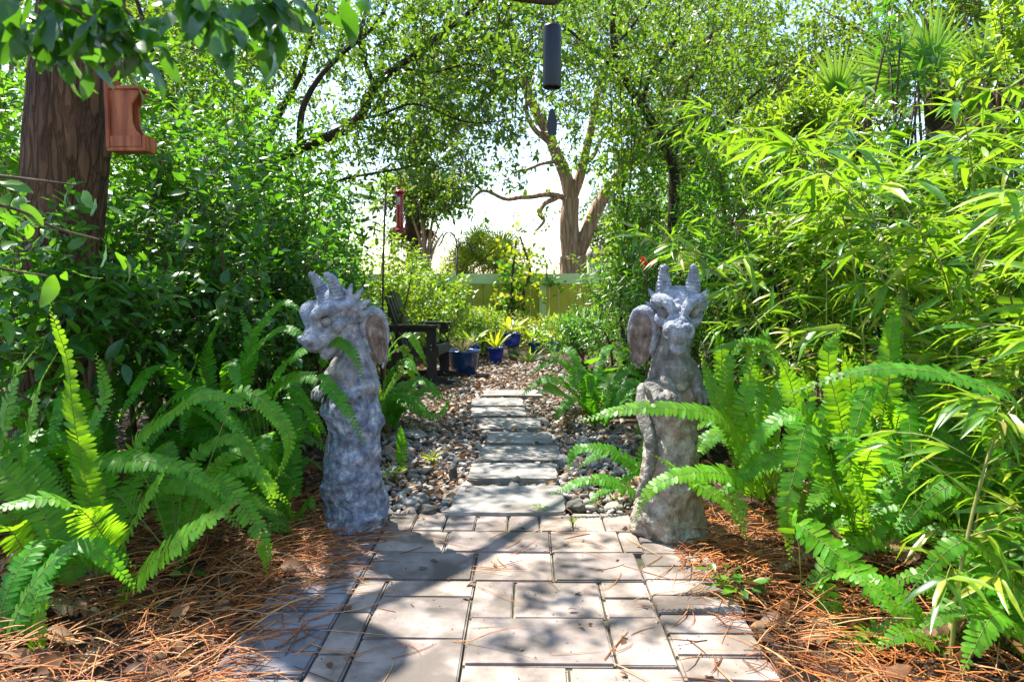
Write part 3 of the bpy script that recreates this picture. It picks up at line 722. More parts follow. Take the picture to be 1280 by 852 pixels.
fern('bright lime fern frond fanning out low in front of the big corner fern', tuple(gp(132, 772)),
     [([(140, 757, 2.18), (182, 710, 2.12), (240, 664, 2.08), (300, 624, 2.06)], .135)], 0, .4, .1, M['fern_lime'], 33, FG, .8, .0165)
fern('small upright fern frond at the bottom edge among pine needles', tuple(gp(50, 842)),
     [([(50, 835, 1.87), (46, 800, 1.87), (56, 738, 1.88)], .08)], 0, .3, .08, M['fern_lime'], 34, FG)
fern('sword fern crowding behind the left dragon with fronds over its neck', (-1.12, 3.12, .05),
     [([(335, 485, 2.98), (368, 446, 2.92), (408, 424, 2.86), (440, 440, 2.84), (457, 480, 2.83)], .10), ([(345, 490, 2.95), (390, 470, 2.83), (430, 505, 2.78), (457, 558, 2.78)], .095),
      ([(300, 470, 3.1), (330, 425, 3.05), (360, 410, 3.0), (395, 440, 2.95)], .1), ([(310, 440, 3.2), (350, 380, 3.2), (385, 395, 3.15)], .1),
      ([(330, 500, 3.1), (360, 470, 3.05), (400, 470, 3.0)], .1)], 12, .62, .11, M['fern'], 35, FG, 1.0, .0155, (60, 300))
fern('tall dark sword fern left of the dragon below the shrubs', (-1.42, 3.3, .05),
     [([(262, 500, 3.2), (258, 440, 3.2), (285, 378, 3.15)], .11), ([(240, 490, 3.2), (215, 450, 3.15), (205, 420, 3.1)], .1), ([(300, 500, 3.2), (315, 440, 3.2), (300, 385, 3.2)], .11),
      ([(225, 500, 3.0), (245, 450, 2.9), (225, 430, 2.85)], .1)], 14, .7, .11, M['fern'], 36, FG, 1.15, .0155)
fern('low fern tuft at the foot of the left dragon', tuple(gp(365, 672)),
     [([(362, 660, 2.93), (345, 630, 2.9), (335, 605, 2.88)], .07), ([(368, 660, 2.93), (385, 625, 2.9), (394, 640, 2.85)], .07), ([(362, 655, 2.93), (360, 620, 2.9), (372, 604, 2.9)], .07),
      ([(360, 660, 2.9), (330, 640, 2.85), (318, 655, 2.8)], .06)], 3, .25, .07, M['fern'], 37, FG, .8, .012)
fern('dark fern mass behind the corner fern under the tree trunk', (-1.75, 2.95, .05), [], 16, .75, .12, M['fern'], 38, FG, 1.1, .016)
fern('fern at the far left edge beside the tree trunk', (-2.1, 2.5, .05), [], 12, .7, .12, M['fern'], 39, FG, 1.1, .016)
# right side
fern('bright fern arching across the right dragon towards the path', (1.02, 2.62, .06),
     [([(940, 575, 2.58), (905, 525, 2.52), (852, 511, 2.46), (785, 511, 2.42), (720, 527, 2.40)], .115),
      ([(1012, 528, 2.5), (976, 522, 2.5), (937, 562, 2.5), (925, 590, 2.5)], .10),
      ([(945, 605, 2.55), (905, 592, 2.5), (856, 592, 2.45), (812, 612, 2.42), (794, 652, 2.40)], .10),
      ([(870, 606, 2.58), (845, 586, 2.53), (812, 566, 2.5)], .07),
      ([(905, 525, 2.62), (886, 470, 2.62), (874, 436, 2.6)], .09), ([(918, 520, 2.66), (908, 465, 2.66), (936, 412, 2.62)], .09),
      ([(872, 604, 2.58), (911, 632, 2.5), (936, 674, 2.45)], .085), ([(919, 600, 2.55), (928, 640, 2.5), (932, 672, 2.48)], .08),
      ([(932, 520, 2.6), (936, 478, 2.6), (944, 436, 2.58)], .10), ([(990, 560, 2.6), (1010, 500, 2.6), (1000, 455, 2.6)], .10)], 5, .5, .10, M['fern_lime'], 41, FG, 1.0, .0155, (-60, 120))
fern('large fern with a broad frond hanging down over dry leaves on the right', (1.18, 2.55, .06),
     [([(1012, 530, 2.45), (996, 580, 2.38), (984, 635, 2.34), (988, 698, 2.32)], .115), ([(1019, 545, 2.5), (1028, 588, 2.46), (1032, 640, 2.45)], .10),
      ([(1057, 546, 2.4), (1068, 602, 2.36), (1092, 660, 2.34)], .10), ([(1050, 520, 2.55), (1035, 450, 2.55), (1055, 400, 2.5)], .11),
      ([(1075, 530, 2.5), (1080, 480, 2.5), (1065, 440, 2.5)], .10), ([(1110, 480, 2.5), (1113, 430, 2.5), (1120, 370, 2.48)], .115),
      ([(1000, 520, 2.6), (985, 470, 2.6), (960, 430, 2.55), (920, 425, 2.5)], .10)], 9, .62, .11, M['fern_lime'], 42, FG, 1.1, .0155)
fern('long fern frond running down into the lower right corner', (0.86, 2.25, .06),
     [([(997, 655, 2.26), (1063, 706, 2.14), (1130, 762, 2.03), (1192, 824, 1.93), (1222, 856, 1.88)], .11), ([(1030, 730, 2.2), (1040, 765, 2.16), (1064, 812, 2.1)], .075),
      ([(1060, 800, 2.0), (1100, 790, 2.0), (1140, 760, 1.98)], .07)], 2, .35, .08, M['fern_lime'], 43, FG, .8, .0175, (-120, 30))
fern('grey green fern frond hanging across the bamboo close to the camera', (1.55, 2.0, .05),
     [([(1275, 510, 1.72), (1215, 478, 1.66), (1146, 462, 1.62), (1074, 464, 1.6), (985, 492, 1.6)], .09)], 3, .6, .10, M['fern'], 44, FG, 1.2, .015, (20, 120))
fern('fern between the right dragon and the stepping slabs with two low fronds', (.62, 3.45, .03),
     [([(805, 590, 3.3), (762, 563, 3.3), (720, 562, 3.3), (710, 592, 3.3)], .095), ([(800, 618, 3.2), (745, 598, 3.15), (686, 618, 3.1)], .085), ([(805, 580, 3.4), (812, 545, 3.4), (800, 510, 3.4)], .09),
      ([(780, 600, 3.4), (745, 620, 3.3), (735, 640, 3.25)], .06)], 6, .45, .09, M['fern'], 45, FG, .9, .015, (90, 300))
fern('dark fern clump beside the path below the heart shaped leaf', (.50, 5.1, .02), [], 16, .62, .11, M['fern'], 46, FG, 1.1, .017)
fern('fern behind the right dragon near the dark nursery pot', (.88, 4.4, .02), [], 14, .6, .11, M['fern'], 47, FG, 1.1, .017)
fern('small single fern frond standing in the gravel right of the left dragon', tuple(gp(500, 596)),
     [([(500, 590, 3.75), (502, 560, 3.74), (500, 532, 3.74)], .075)], 0, .3, .08, M['fern'], 48, FG, .8, .013)
fern('fern spreading from the left bed over the gravel near the chair', (-.95, 4.9, .02),
     [([(500, 500, 4.8), (545, 520, 4.7), (570, 485, 4.7)], .08), ([(480, 500, 4.7), (510, 495, 4.6), (540, 520, 4.5)], .09), ([(480, 480, 4.8), (505, 450, 4.7), (525, 470, 4.6)], .1)], 10, .5, .1, M['fern'], 49, FG, 1.0, .017, (-100, 100))
fern('fern with long smooth fronds hanging in front of the garden chair', (-1.13, 5.7, .02),
     [([(485, 440, 5.8), (510, 418, 5.6), (535, 458, 5.5)], .10), ([(485, 445, 5.8), (507, 437, 5.6), (519, 492, 5.5)], .10)], 5, .45, .10, M['fern_lime'], 50, FG, 1.1, .017)
fern('fern under the bamboo at the right edge', (1.75, 2.5, .05), [], 12, .65, .11, M['fern_lime'], 51, FG, 1.1, .016)
fern('low fern at the bottom right among pine needles', (1.15, 1.95, .05), [([(1160, 800, 1.9), (1130, 790, 1.85), (1095, 812, 1.83)], .07)], 5, .32, .07, M['fern_lime'], 52, FG, .9, .013)
fern('upright lime fern between the hanging frond and the bamboo', (1.42, 2.72, .05), [([(1110, 500, 2.7), (1113, 440, 2.7), (1122, 372, 2.65)], .12), ([(1150, 520, 2.7), (1160, 470, 2.7), (1150, 420, 2.65)], .11), ([(1070, 520, 2.7), (1060, 460, 2.7), (1040, 415, 2.65)], .11)], 12, .62, .115, M['fern_lime'], 54, FG, 1.3, .016)
fern('lime fern right behind the right dragon beside the bamboo', (1.05, 3.25, .05), [([(905, 470, 3.2), (900, 430, 3.2), (880, 395, 3.15)], .1), ([(940, 470, 3.2), (955, 420, 3.2), (975, 400, 3.1)], .11)], 12, .62, .11, M['fern_lime'], 55, FG, 1.2, .016)
fern('lime fern in the right corner below the bamboo shoots', (1.55, 2.2, .05), [], 10, .5, .10, M['fern_lime'], 56, FG, 1.0, .015, (60, 260))
fern('lime fern clump in the lower right corner of the bed', (1.32, 1.88, .05), [], 8, .48, .095, M['fern_lime'], 57, FG, 1.0, .0145, (60, 230))
fern('lime fern in front of the bamboo shoots at the right edge', (1.62, 2.45, .05), [], 11, .6, .11, M['fern_lime'], 58, FG, 1.2, .0155)
fern('lime fern at the far right beside the nearest bamboo', (1.66, 2.0, .05), [], 9, .5, .10, M['fern_lime'], 60, FG, 1.1, .0148, (70, 260))
fern('low fern in the lower left corner in front of the big fern', (-1.42, 1.92, .05), [], 7, .42, .10, M['fern'], 59, FG, .9, .0145, (20, 160))
fern('fern at the foot of the bamboo behind the broad hanging frond', (1.35, 3.1, .05), [], 14, .7, .11, M['fern_lime'], 53, FG, 1.2, .016)

# ------------------------------------------------------------------ shrubs
def shrub(label, px, Y, wpx, top, n, L, mat, seed, kind='small', k=6, asp=.46, depth=None, group='shrubs walling in the garden path', name='shrub', cat='shrub',
          z0=.12, gapn=.25, bottom=None, tw=None, droop=.15, stems=9, gate=True):
    r = np.random.default_rng(seed); X0 = (px - 658) / F * Y; rx = wpx / F * Y / 2; h = CAMZ + (352 - top) / F * Y
    ry = depth or rx; zb = z0 if bottom is None else CAMZ + (352 - bottom) / F * Y
    c = np.array([X0, Y, (h + zb) / 2]); R = np.array([rx, ry, (h - zb) / 2])
    P = []; need = n
    q = norm(r.normal(size=(n * 3, 3))) * (r.random((n * 3, 1)) ** (1 / 2.3))
    q *= 1 + .22 * nz3(q * 2.2, 1.3, seed)[:, None]
    keep = nz3(q * R, 4.5, seed + 1) > -gapn * 2 - .2; q = q[keep][:n]
    P = c + q * R
    P = open_views(P[P[:, 2] > .03])
    if gate: P = P[sun_keep(P, r)]
    D = norm(P - np.array([X0, Y, zb + (h - zb) * .2])) + np.array([0, -.1, .35]) + r.normal(size=P.shape) * .4
    root = thing(name, label, cat, (X0, Y, 0), group)
    g = Geo(); sprays(g, P, D, k, tw or L * 1.7, L, asp, kind, r, droop=droop); g.build('foliage', mat, root)
    g = Geo(); D = norm(D)
    for j in range(min(stems, len(P))):
        e = P[r.integers(len(P))]; b = np.array([X0, Y, 0]) + np.append(r.normal(size=2) * rx * .22, -.02)
        mid = b * .5 + e * .5 + np.append(r.normal(size=2) * .08, .1 * h)
        add_tube(g, spline([b, mid, e], 10), np.linspace(.012, .003, 10) * (1 + h * .25), 5)
    tl = (tw or L * 1.7)
    for j in r.permutation(len(P))[:min(len(P), 500)]:
        add_tube(g, np.array([P[j] - D[j] * tl * .8, P[j], P[j] + D[j] * tl]), [.0022, .0018, .001], 3, cap=False)
    g.build('stems', M['stem'], root)
    return root

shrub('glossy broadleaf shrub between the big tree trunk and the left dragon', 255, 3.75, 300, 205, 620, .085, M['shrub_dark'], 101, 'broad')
shrub('broadleaf shrub in front of the big tree trunk at the left edge', 60, 2.95, 250, 285, 260, .10, M['shrub_dark'], 102, 'broad', bottom=480, gapn=.1)
shrub('shrub left of the big tree trunk at the frame edge', -60, 3.6, 260, 60, 420, .095, M['shrub'], 103, 'broad')
shrub('tall shrub rising behind the hanging wooden feeder', 205, 4.3, 300, 40, 850, .09, M['shrub'], 104, 'broad', depth=.6)
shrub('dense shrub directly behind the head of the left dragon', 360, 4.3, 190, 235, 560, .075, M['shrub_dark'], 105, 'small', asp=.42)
shrub('high leafy shrub above the left dragon under the arching boughs', 320, 5.2, 280, 110, 950, .08, M['shrub'], 106, 'small')
shrub('tall shrub far left beyond the tree trunk', 90, 5.2, 320, -40, 1000, .10, M['shrub'], 107, 'small')
shrub('mid height shrub behind the wing of the left dragon', 412, 5.0, 95, 315, 340, .07, M['shrub'], 108, 'small')
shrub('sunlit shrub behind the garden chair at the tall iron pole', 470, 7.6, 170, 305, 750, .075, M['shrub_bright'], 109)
shrub('rounded shrub left of the sky gap behind the boughs', 395, 7.2, 150, 240, 700, .08, M['shrub'], 110)
shrub('tall shrub deep in the left background', 250, 8.0, 330, 60, 1300, .10, M['shrub'], 111)
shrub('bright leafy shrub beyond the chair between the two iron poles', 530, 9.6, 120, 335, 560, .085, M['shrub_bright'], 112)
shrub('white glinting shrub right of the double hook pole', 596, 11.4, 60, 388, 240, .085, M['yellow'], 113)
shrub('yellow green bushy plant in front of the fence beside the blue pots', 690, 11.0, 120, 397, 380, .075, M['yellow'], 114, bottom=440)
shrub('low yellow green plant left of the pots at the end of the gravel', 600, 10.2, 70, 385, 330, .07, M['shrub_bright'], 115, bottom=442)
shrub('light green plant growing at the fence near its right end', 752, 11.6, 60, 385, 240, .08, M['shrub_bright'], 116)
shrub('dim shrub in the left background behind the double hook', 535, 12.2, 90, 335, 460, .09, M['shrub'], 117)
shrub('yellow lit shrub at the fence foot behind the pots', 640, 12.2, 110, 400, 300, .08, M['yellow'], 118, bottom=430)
# right middle: fine dark foliage
RG = 'narrow leaved shrubs on the right'
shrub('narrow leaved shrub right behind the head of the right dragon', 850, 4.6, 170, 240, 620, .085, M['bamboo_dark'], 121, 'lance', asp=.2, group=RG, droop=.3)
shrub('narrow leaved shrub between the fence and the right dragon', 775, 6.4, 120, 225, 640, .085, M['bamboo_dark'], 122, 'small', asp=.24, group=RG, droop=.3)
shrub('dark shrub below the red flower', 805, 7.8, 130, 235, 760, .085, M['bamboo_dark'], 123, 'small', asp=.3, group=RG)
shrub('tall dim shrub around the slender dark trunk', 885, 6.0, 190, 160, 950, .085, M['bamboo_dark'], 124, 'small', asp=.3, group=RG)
shrub('tall shrub below the far fan palm', 960, 5.2, 200, 190, 800, .09, M['bamboo_dark'], 125, 'small', asp=.3, group=RG)
shrub('leafy shrub under the two high fan palms on the right', 1130, 4.9, 330, 175, 900, .10, M['shrub'], 126, 'small', asp=.34, group=RG)
shrub('shrub at the far right edge behind the bamboo', 1310, 4.2, 220, 140, 600, .10, M['shrub_bright'], 127, 'small', asp=.34, group=RG)
shrub('dark long leaved shrub drooping between the fan palm fronds', 1108, 4.6, 90, 25, 150, .13, M['shrub_dark'], 129, 'lance', asp=.2, group=RG, bottom=170, droop=.5)
shrub('light green shrub above the bamboo at the top right corner', 1275, 4.1, 150, -30, 260, .10, M['shrub_bright'], 130, 'broad', asp=.34, group=RG, bottom=170)
shrub('bright loose shrub left of the fan palms above the bamboo', 985, 4.9, 130, 95, 300, .09, M['shrub_bright'], 131, 'small', asp=.3, group=RG, bottom=230)
shrub('low dark plant at the right of the gravel end beside the pots', 725, 8.6, 80, 392, 330, .08, M['shrub_dark'], 128, 'small', asp=.3, group=RG)

# ------------------------------------------------------------------ bamboo
def bamboo(label, x, y, h, lean, nc, seed, mat, L=.16, nodes=11, low=.12):
    r = np.random.default_rng(seed); root = thing('bamboo', label, 'bamboo', (x, y, 0), 'bamboo thicket on the right')
    gc, gl = Geo(), Geo()
    TP, TD = [], []
    for c in range(nc):
        b = np.array([x, y, -.02]) + np.append(r.normal(size=2) * .16, 0); hh = h * r.uniform(.6, 1.1)
        a = r.uniform(0, 6.28); ln = np.array([math.cos(a), math.sin(a)]) * r.uniform(.1, .4) * hh + np.array(lean) * hh * r.uniform(.5, 1.2)
        P = spline([b, b + np.append(ln * .12, hh * .4), b + np.append(ln * .5, hh * .8), b + np.append(ln * 1.15, hh * .98)], 24)
        add_tube(gc, P, np.linspace(.0065, .0018, 24), 6)
        for q in np.linspace(low, .98, nodes):
            for _ in range(2):
                p = P[min(23, int(q * 23.5))] + r.normal(size=3) * .01; a = r.uniform(0, 6.28)
                d = norm(np.array([math.cos(a), math.sin(a), r.uniform(.1, .8)])); tl = r.uniform(.08, .30) * (1.15 - .5 * q)
                e = p + d * tl
                add_tube(gc, spline([p, p + d * tl * .6 + [0, 0, .01], e + [0, 0, -.02]], 5), np.linspace(.0020, .0009, 5), 3, cap=False)
                TP.append(p + d * tl * .35); TD.append(d); TP.append(e + [0, 0, -.02]); TD.append(norm(d + [0, 0, -.25]))
    TP, TD = np.array(TP), np.array(TD)
    km = sun_keep(TP + [0, 0, 0], r) | (TP[:, 2] < 2.6); TP, TD = TP[km], TD[km]; N = len(TP)
    for i in range(5):
        f = (i - 2) * .36
        sidev = norm(np.cross(TD, np.array([0, 0, 1.]) + r.normal(size=TD.shape) * .4))
        d = TD + sidev * f * 1.5 + r.normal(size=(N, 3)) * .25 + [0, 0, -.28]
        l = L * r.uniform(.55, 1.25, N)
        leaves(gl, TP, d, np.array([0, 0, 1.]) + r.normal(size=(N, 3)) * .4, l, l * .14 * r.uniform(.8, 1.25, N), 'lance', .30, .3, rng=r)
    gl.build('foliage', mat, root); gc.build('culms', M['culm'], root)
bamboo('bamboo clump nearest the camera at the right edge', 1.78, 2.3, 1.5, (-.03, -.08), 7, 201, M['bamboo'], low=.25)
bamboo('bamboo clump leaning left behind the bright right ferns', 1.62, 3.25, 1.65, (-.15, -.08), 8, 202, M['bamboo'], low=.3)
bamboo('bamboo clump right of the head of the right dragon', 1.40, 3.9, 1.75, (-.15, -.1), 7, 203, M['bamboo'], low=.25)
bamboo('tall bamboo clump at the middle of the thicket', 2.05, 3.4, 1.85, (-.1, -.12), 8, 204, M['bamboo'], low=.3)
bamboo('bamboo clump at the right edge below the shrub', 2.30, 2.85, 1.7, (-.05, -.1), 7, 205, M['bamboo'], low=.25)
bamboo('tall bamboo clump below the high fan palms', 2.5, 4.0, 2.0, (-.1, -.12), 8, 206, M['bamboo'])
bamboo('bamboo clump left of the thicket under the far fan palm', 1.85, 4.5, 1.85, (-.15, -.08), 7, 207, M['bamboo'])
bamboo('bamboo clump deep in the right corner', 3.0, 3.7, 2.0, (-.1, -.1), 7, 208, M['bamboo'])
bamboo('low bamboo shoots in the lower right corner', 1.55, 2.1, .85, (-.02, -.05), 6, 210, M['bamboo'], .14, 9, .3)

# ------------------------------------------------------------------ trees
def limbs(g, paths, k=8, mi=0):
    for P, r0, r1 in paths:
        n = max(12, len(P) * 8); Q = spline(P, n); rr = np.linspace(r0, r1, n)
        Q = Q + np.stack([nz3(Q + j, 4.0, 300 + j) for j in range(3)], 1) * np.minimum(rr, .03)[:, None] * .5
        add_tube(g, Q, rr, k, mi)
def along(paths, n, sig, rng, lo=.3):
    out = []
    for _ in range(n):
        P, r0, r1 = paths[rng.integers(len(paths))]
        Q = spline(P, 20); t = rng.uniform(lo, 1); p = Q[int(t * 19)]; out.append(p + rng.normal(size=3) * sig)
    return np.array(out)
def px_box(rng, n, x0, x1, y0, y1, Y0, Y1):
    return np.array([at(rng.uniform(x0, x1), rng.uniform(y0, y1), rng.uniform(Y0, Y1)) for _ in range(n)])
def crown(root, P, L, mat, seed, k=7, asp=.45, gapn=.0, gsc=2.2, kind='small', twigs=700, name='crown', keep=True):
    r = np.random.default_rng(seed)
    P = P[nz3(P, gsc, seed + 5) > gapn - .9]
    P = open_views(P)
    if keep: P = P[sun_keep(P, r)]
    D = r.normal(size=P.shape) + [0, 0, -.1]
    g = Geo(); sprays(g, P, D, k, L * 2.0, L, asp, kind, r, droop=.25, flat=.8)
    D = norm(D)
    for j in r.permutation(len(P))[:twigs]:
        e = P[j] - D[j] * L * 2.5 + r.normal(size=3) * L
        add_tube(g, np.array([e, P[j], P[j] + D[j] * L * 2]), np.array([.05, .035, .015]) * L, 3, mi=1, cap=False)
    g.build(name, [mat, M['bark_thin']], root)

# the near trunk on the left
t = thing('tree', 'big dark furrowed trunk at the left edge holding the wooden feeder', 'tree', tuple(at(64, 640, 3.25) * [1, 1, 0]), 'trees in the garden')
tr = [at(70, 648, 3.25), at(72, 520, 3.25), at(72, 400, 3.25), at(74, 300, 3.25), at(84, 200, 3.25), at(95, 80, 3.25), at(103, -20, 3.25), at(100, -180, 3.3), at(95, -400, 3.4)]
P = spline(tr, 90); k = 48; g = Geo()
rr = np.interp(np.linspace(0, 1, 90), [0, .1, .3, .6, 1], [.24, .185, .165, .168, .15]); V, Q, C = tube(P, rr, k)
V2 = V[:90 * k]; dirs = norm(V2 - np.repeat(P, k, 0)); an = np.tile(np.arange(k), 90)
rid = np.array([mnoise.noise(Vector((math.cos(a / k * 6.283) * 9, math.sin(a / k * 6.283) * 9, v[2] * 2.2))) for a, v in zip(an, V2)])
V[:90 * k] = V2 + dirs * (rid * .014)[:, None]; g.add(V, Q); g.build('trunk', M['bark_dark'], t)
br = [([P[70], P[70] + [-.5, .3, .7], P[70] + [-1.0, .9, 1.2]], .08, .03), ([P[80], P[80] + [.3, .7, .5], P[80] + [.5, 1.7, 1.0]], .07, .02), ([P[85], P[85] + [-.3, .9, .4], P[85] + [-.6, 1.9, .8]], .06, .02)]
g = Geo(); limbs(g, br); g.build('branches', M['bark_dark'], t)
r = np.random.default_rng(401)
P_ = np.concatenate([along(br, 500, .45, r), np.stack([r.uniform(-4.2, -.9, 520), r.uniform(3.2, 8, 520), r.uniform(3.3, 4.8, 520)], 1)])
P_ = P_[P_[:, 2] > CAMZ + .36 * P_[:, 1] + .15]
crown(t, P_, .10, M['canopy'], 402, kind='small', twigs=200)

# arching boughs of the tree on the left
t = thing('tree', 'tree on the left whose dark boughs arch up over the path', 'tree', (-2.75, 6.0, 0), 'trees in the garden')
b0 = np.array([-2.75, 6.0, 0])
main = [([b0, b0 + [.05, 0, .8], at(300, 262, 6.0), at(335, 205, 5.9)], .085, .055)]
br = [([at(335, 205, 5.9), at(380, 183, 5.8), at(425, 163, 5.75), at(450, 142, 5.7), at(468, 110, 5.65), at(500, 84, 5.6), at(550, 45, 5.5), at(600, 0, 5.4), at(640, -60, 5.3)], .050, .012),
      ([at(375, 186, 5.8), at(378, 140, 5.8), at(398, 100, 5.8), at(425, 70, 5.8), at(470, 30, 5.7), at(500, -30, 5.7)], .030, .01),
      ([at(300, 262, 6.0), at(345, 150, 6.1), at(380, 80, 6.2), at(400, 0, 6.3)], .035, .014),
      ([at(445, 150, 5.7), at(480, 142, 5.6), at(520, 130, 5.5), at(580, 152, 5.4), at(625, 152, 5.3)], .013, .004),
      ([at(335, 212, 5.9), at(390, 232, 5.7), at(440, 222, 5.6), at(500, 212, 5.5), at(530, 205, 5.5), at(560, 212, 5.4)], .014, .004),
      ([at(468, 110, 5.65), at(450, 60, 5.6), at(455, 20, 5.6), at(470, -30, 5.6)], .02, .008),
      ([at(300, 262, 6.0), at(240, 180, 6.0), at(200, 90, 6.0), at(170, 0, 6.0)], .04, .015),
      ([at(500, 84, 5.6), at(540, 90, 5.4), at(590, 80, 5.2), at(630, 95, 5.1)], .012, .004)]
g = Geo(); limbs(g, main, 10); g.build('trunk', M['bark_thin'], t); g = Geo(); limbs(g, br); g.build('branches', M['bark_thin'], t)
r = np.random.default_rng(411)
P_ = np.concatenate([along(br, 1300, .24, r, .2), px_box(r, 1100, 180, 560, -40, 170, 5, 7), px_box(r, 1100, 380, 660, -40, 120, 5, 7), px_box(r, 500, 150, 420, -40, 90, 5, 7), px_box(r, 200, 360, 540, 150, 225, 5.2, 6.2),
                     np.stack([r.uniform(-2.6, .3, 500), r.uniform(4.6, 8, 500), r.uniform(3.4, 5.2, 500)], 1)])
crown(t, P_, .066, M['canopy'], 412, gapn=.38, gsc=2.4, twigs=900)

# slender tree on the right with a crooked dark stem
t = thing('tree', 'slender tree with a crooked dark trunk above the red flower', 'tree', (1.30, 6.6, 0), 'trees in the garden')
b0 = np.array([1.30, 6.6, -.02])
main = [([b0, at(841, 345, 6.6), at(842, 280, 6.6), at(838, 205, 6.6), at(818, 168, 6.5), at(800, 132, 6.4), at(778, 96, 6.3), at(766, 50, 6.2), at(770, -40, 6.1)], .062, .02)]
br = [([at(838, 205, 6.6), at(848, 160, 6.7), at(860, 110, 6.8), at(890, 40, 6.9), at(900, -40, 7)], .024, .01),
      ([at(800, 132, 6.4), at(815, 90, 6.4), at(845, 50, 6.4), at(850, 0, 6.4)], .022, .008), ([at(778, 96, 6.3), at(740, 60, 6.0), at(700, 30, 5.6), at(660, 15, 5.2)], .02, .006),
      ([at(838, 215, 6.6), at(880, 190, 6.5), at(930, 130, 6.4), at(990, 80, 6.3)], .022, .006), ([at(766, 60, 6.2), at(800, 20, 6.2), at(830, -30, 6.2)], .016, .006),
      ([at(770, -20, 6.1), at(740, -60, 4.9), at(720, -20, 3.9), at(695, -4, 3.3), at(650, -3, 3.1), at(600, -14, 3.0)], .034, .014)]
g = Geo(); limbs(g, main, 10); g.build('trunk', M['bark_thin'], t); g = Geo(); limbs(g, br); g.build('branches', M['bark_thin'], t)
r = np.random.default_rng(421)
P_ = np.concatenate([along(br[:5], 1000, .28, r, .2), px_box(r, 1200, 690, 980, -40, 210, 5.5, 7.6), px_box(r, 420, 740, 900, 150, 290, 6, 7.5), px_box(r, 700, 540, 760, -50, 100, 4.2, 6.2), px_box(r, 600, 760, 1010, -50, 110, 5, 7),
                     np.stack([r.uniform(-.2, 2.6, 420), r.uniform(5, 8, 420), r.uniform(3.5, 5.2, 420)], 1)])
crown(t, P_, .062, M['canopy'], 422, gapn=.26, gsc=2.4, twigs=900)

# the big warm brown tree beyond the fence
t = thing('tree', 'big warm brown tree with forked limbs beyond the fence', 'tree', (1.2, 18, 0), 'trees beyond the fence')
Yt = 18.0
main = [([at(722, 404, Yt), at(718, 350, Yt), at(716, 320, Yt)], .38, .33), ([at(716, 330, Yt), at(711, 285, Yt), at(713, 248, Yt)], .27, .21)]
br = [([at(713, 250, Yt), at(708, 222, Yt), at(696, 192, Yt), at(684, 165, Yt), at(662, 120, Yt), at(645, 70, Yt), at(630, 0, Yt), at(620, -80, Yt)], .18, .06),
      ([at(714, 250, Yt), at(724, 222, Yt), at(730, 200, Yt), at(738, 160, Yt), at(752, 100, Yt), at(775, 30, Yt), at(790, -60, Yt)], .14, .05),
      ([at(719, 325, Yt), at(734, 290, Yt), at(750, 255, Yt), at(776, 214, Yt), at(820, 150, Yt - 1), at(870, 80, Yt - 1.5), at(920, 10, Yt - 2)], .20, .06),
      ([at(709, 250, Yt), at(690, 243, Yt - .3), at(660, 246, Yt - .6), at(630, 248, Yt - .8), at(604, 238, Yt - 1), at(585, 255, Yt - 1)], .075, .025),
      ([at(697, 246, Yt - .2), at(682, 254, Yt - .3), at(674, 268, Yt - .4), at(680, 276, Yt - .4), at(669, 288, Yt - .4)], .07, .03),
      ([at(700, 203, Yt), at(678, 205, Yt - .5), at(655, 214, Yt - .8), at(640, 217, Yt - 1)], .05, .02),
      ([at(690, 180, Yt), at(668, 160, Yt), at(658, 130, Yt), at(668, 95, Yt)], .08, .03),
      ([at(728, 205, Yt), at(742, 195, Yt), at(752, 175, Yt), at(775, 150, Yt)], .06, .03),
      ([at(640, 70, Yt), at(600, 50, Yt), at(560, 60, Yt - 1), at(520, 90, Yt - 2)], .07, .03), ([at(645, 100, Yt), at(610, 120, Yt - 1), at(580, 150, Yt - 1.5), at(555, 190, Yt - 2)], .06, .02)]
g = Geo(); limbs(g, main, 14); g.build('trunk', M['bark_warm'], t); g = Geo(); limbs(g, br, 9); g.build('branches', M['bark_warm'], t)
r = np.random.default_rng(431)
P_ = np.concatenate([along(br[:3] + br[8:], 1800, .75, r, .4), px_box(r, 3800, 500, 950, -60, 165, 15.5, 21), px_box(r, 420, 520, 700, 150, 235, 16, 19), px_box(r, 500, 780, 960, 140, 320, 16, 20), px_box(r, 70, 650, 690, 240, 290, 16.5, 17.6), px_box(r, 120, 740, 800, 180, 330, 17, 20)])
crown(t, P_, .16, M['canopy_far'], 432, gapn=.12, gsc=1.1, twigs=800)

def far_tree(label, px, Y, top, wpx, low, n, L, mat, seed, gapn=.3, trunk=True, gsc=1.0):
    r = np.random.default_rng(seed); x = (px - 658) / F * Y; h = CAMZ + (352 - top) / F * Y; rx = wpx / F * Y / 2; zl = CAMZ + (352 - low) / F * Y
    t = thing('tree', label, 'tree', (x, Y, 0), 'trees beyond the fence')
    c = np.array([x, Y, (h + zl) / 2]); q = norm(r.normal(size=(n, 3))) * (r.random((n, 1)) ** (1 / 2.2)); q *= 1 + .25 * nz3(q * 2, 1.3, seed)[:, None]
    P_ = c + q * [rx, rx * .8, (h - zl) / 2]
    g = Geo(); limbs(g, [([(x, Y, -.05), (x + .1, Y, zl * .6), (x, Y, zl + .3)], .02 * h + .05, .015 * h + .02)], 9); g.build('trunk', M['bark_warm'], t)
    pths = [([(x, Y, zl * .8), (x * .6 + e[0] * .4, Y * .6 + e[1] * .4, zl + (e[2] - zl) * .5), e], .008 * h + .02, .01) for e in P_[:12]]
    g = Geo(); limbs(g, pths, 6); g.build('branches', M['bark_warm'], t)
    crown(t, P_, L, mat, seed + 1, gapn=gapn, gsc=gsc, twigs=200)
shrub('yellow green feathery bush showing over the fence left of the vine', 606, 14.6, 110, 296, 560, .17, M['yellow'], 132, 'small', asp=.16, group='shrubs beyond the fence', bottom=372, gate=False)
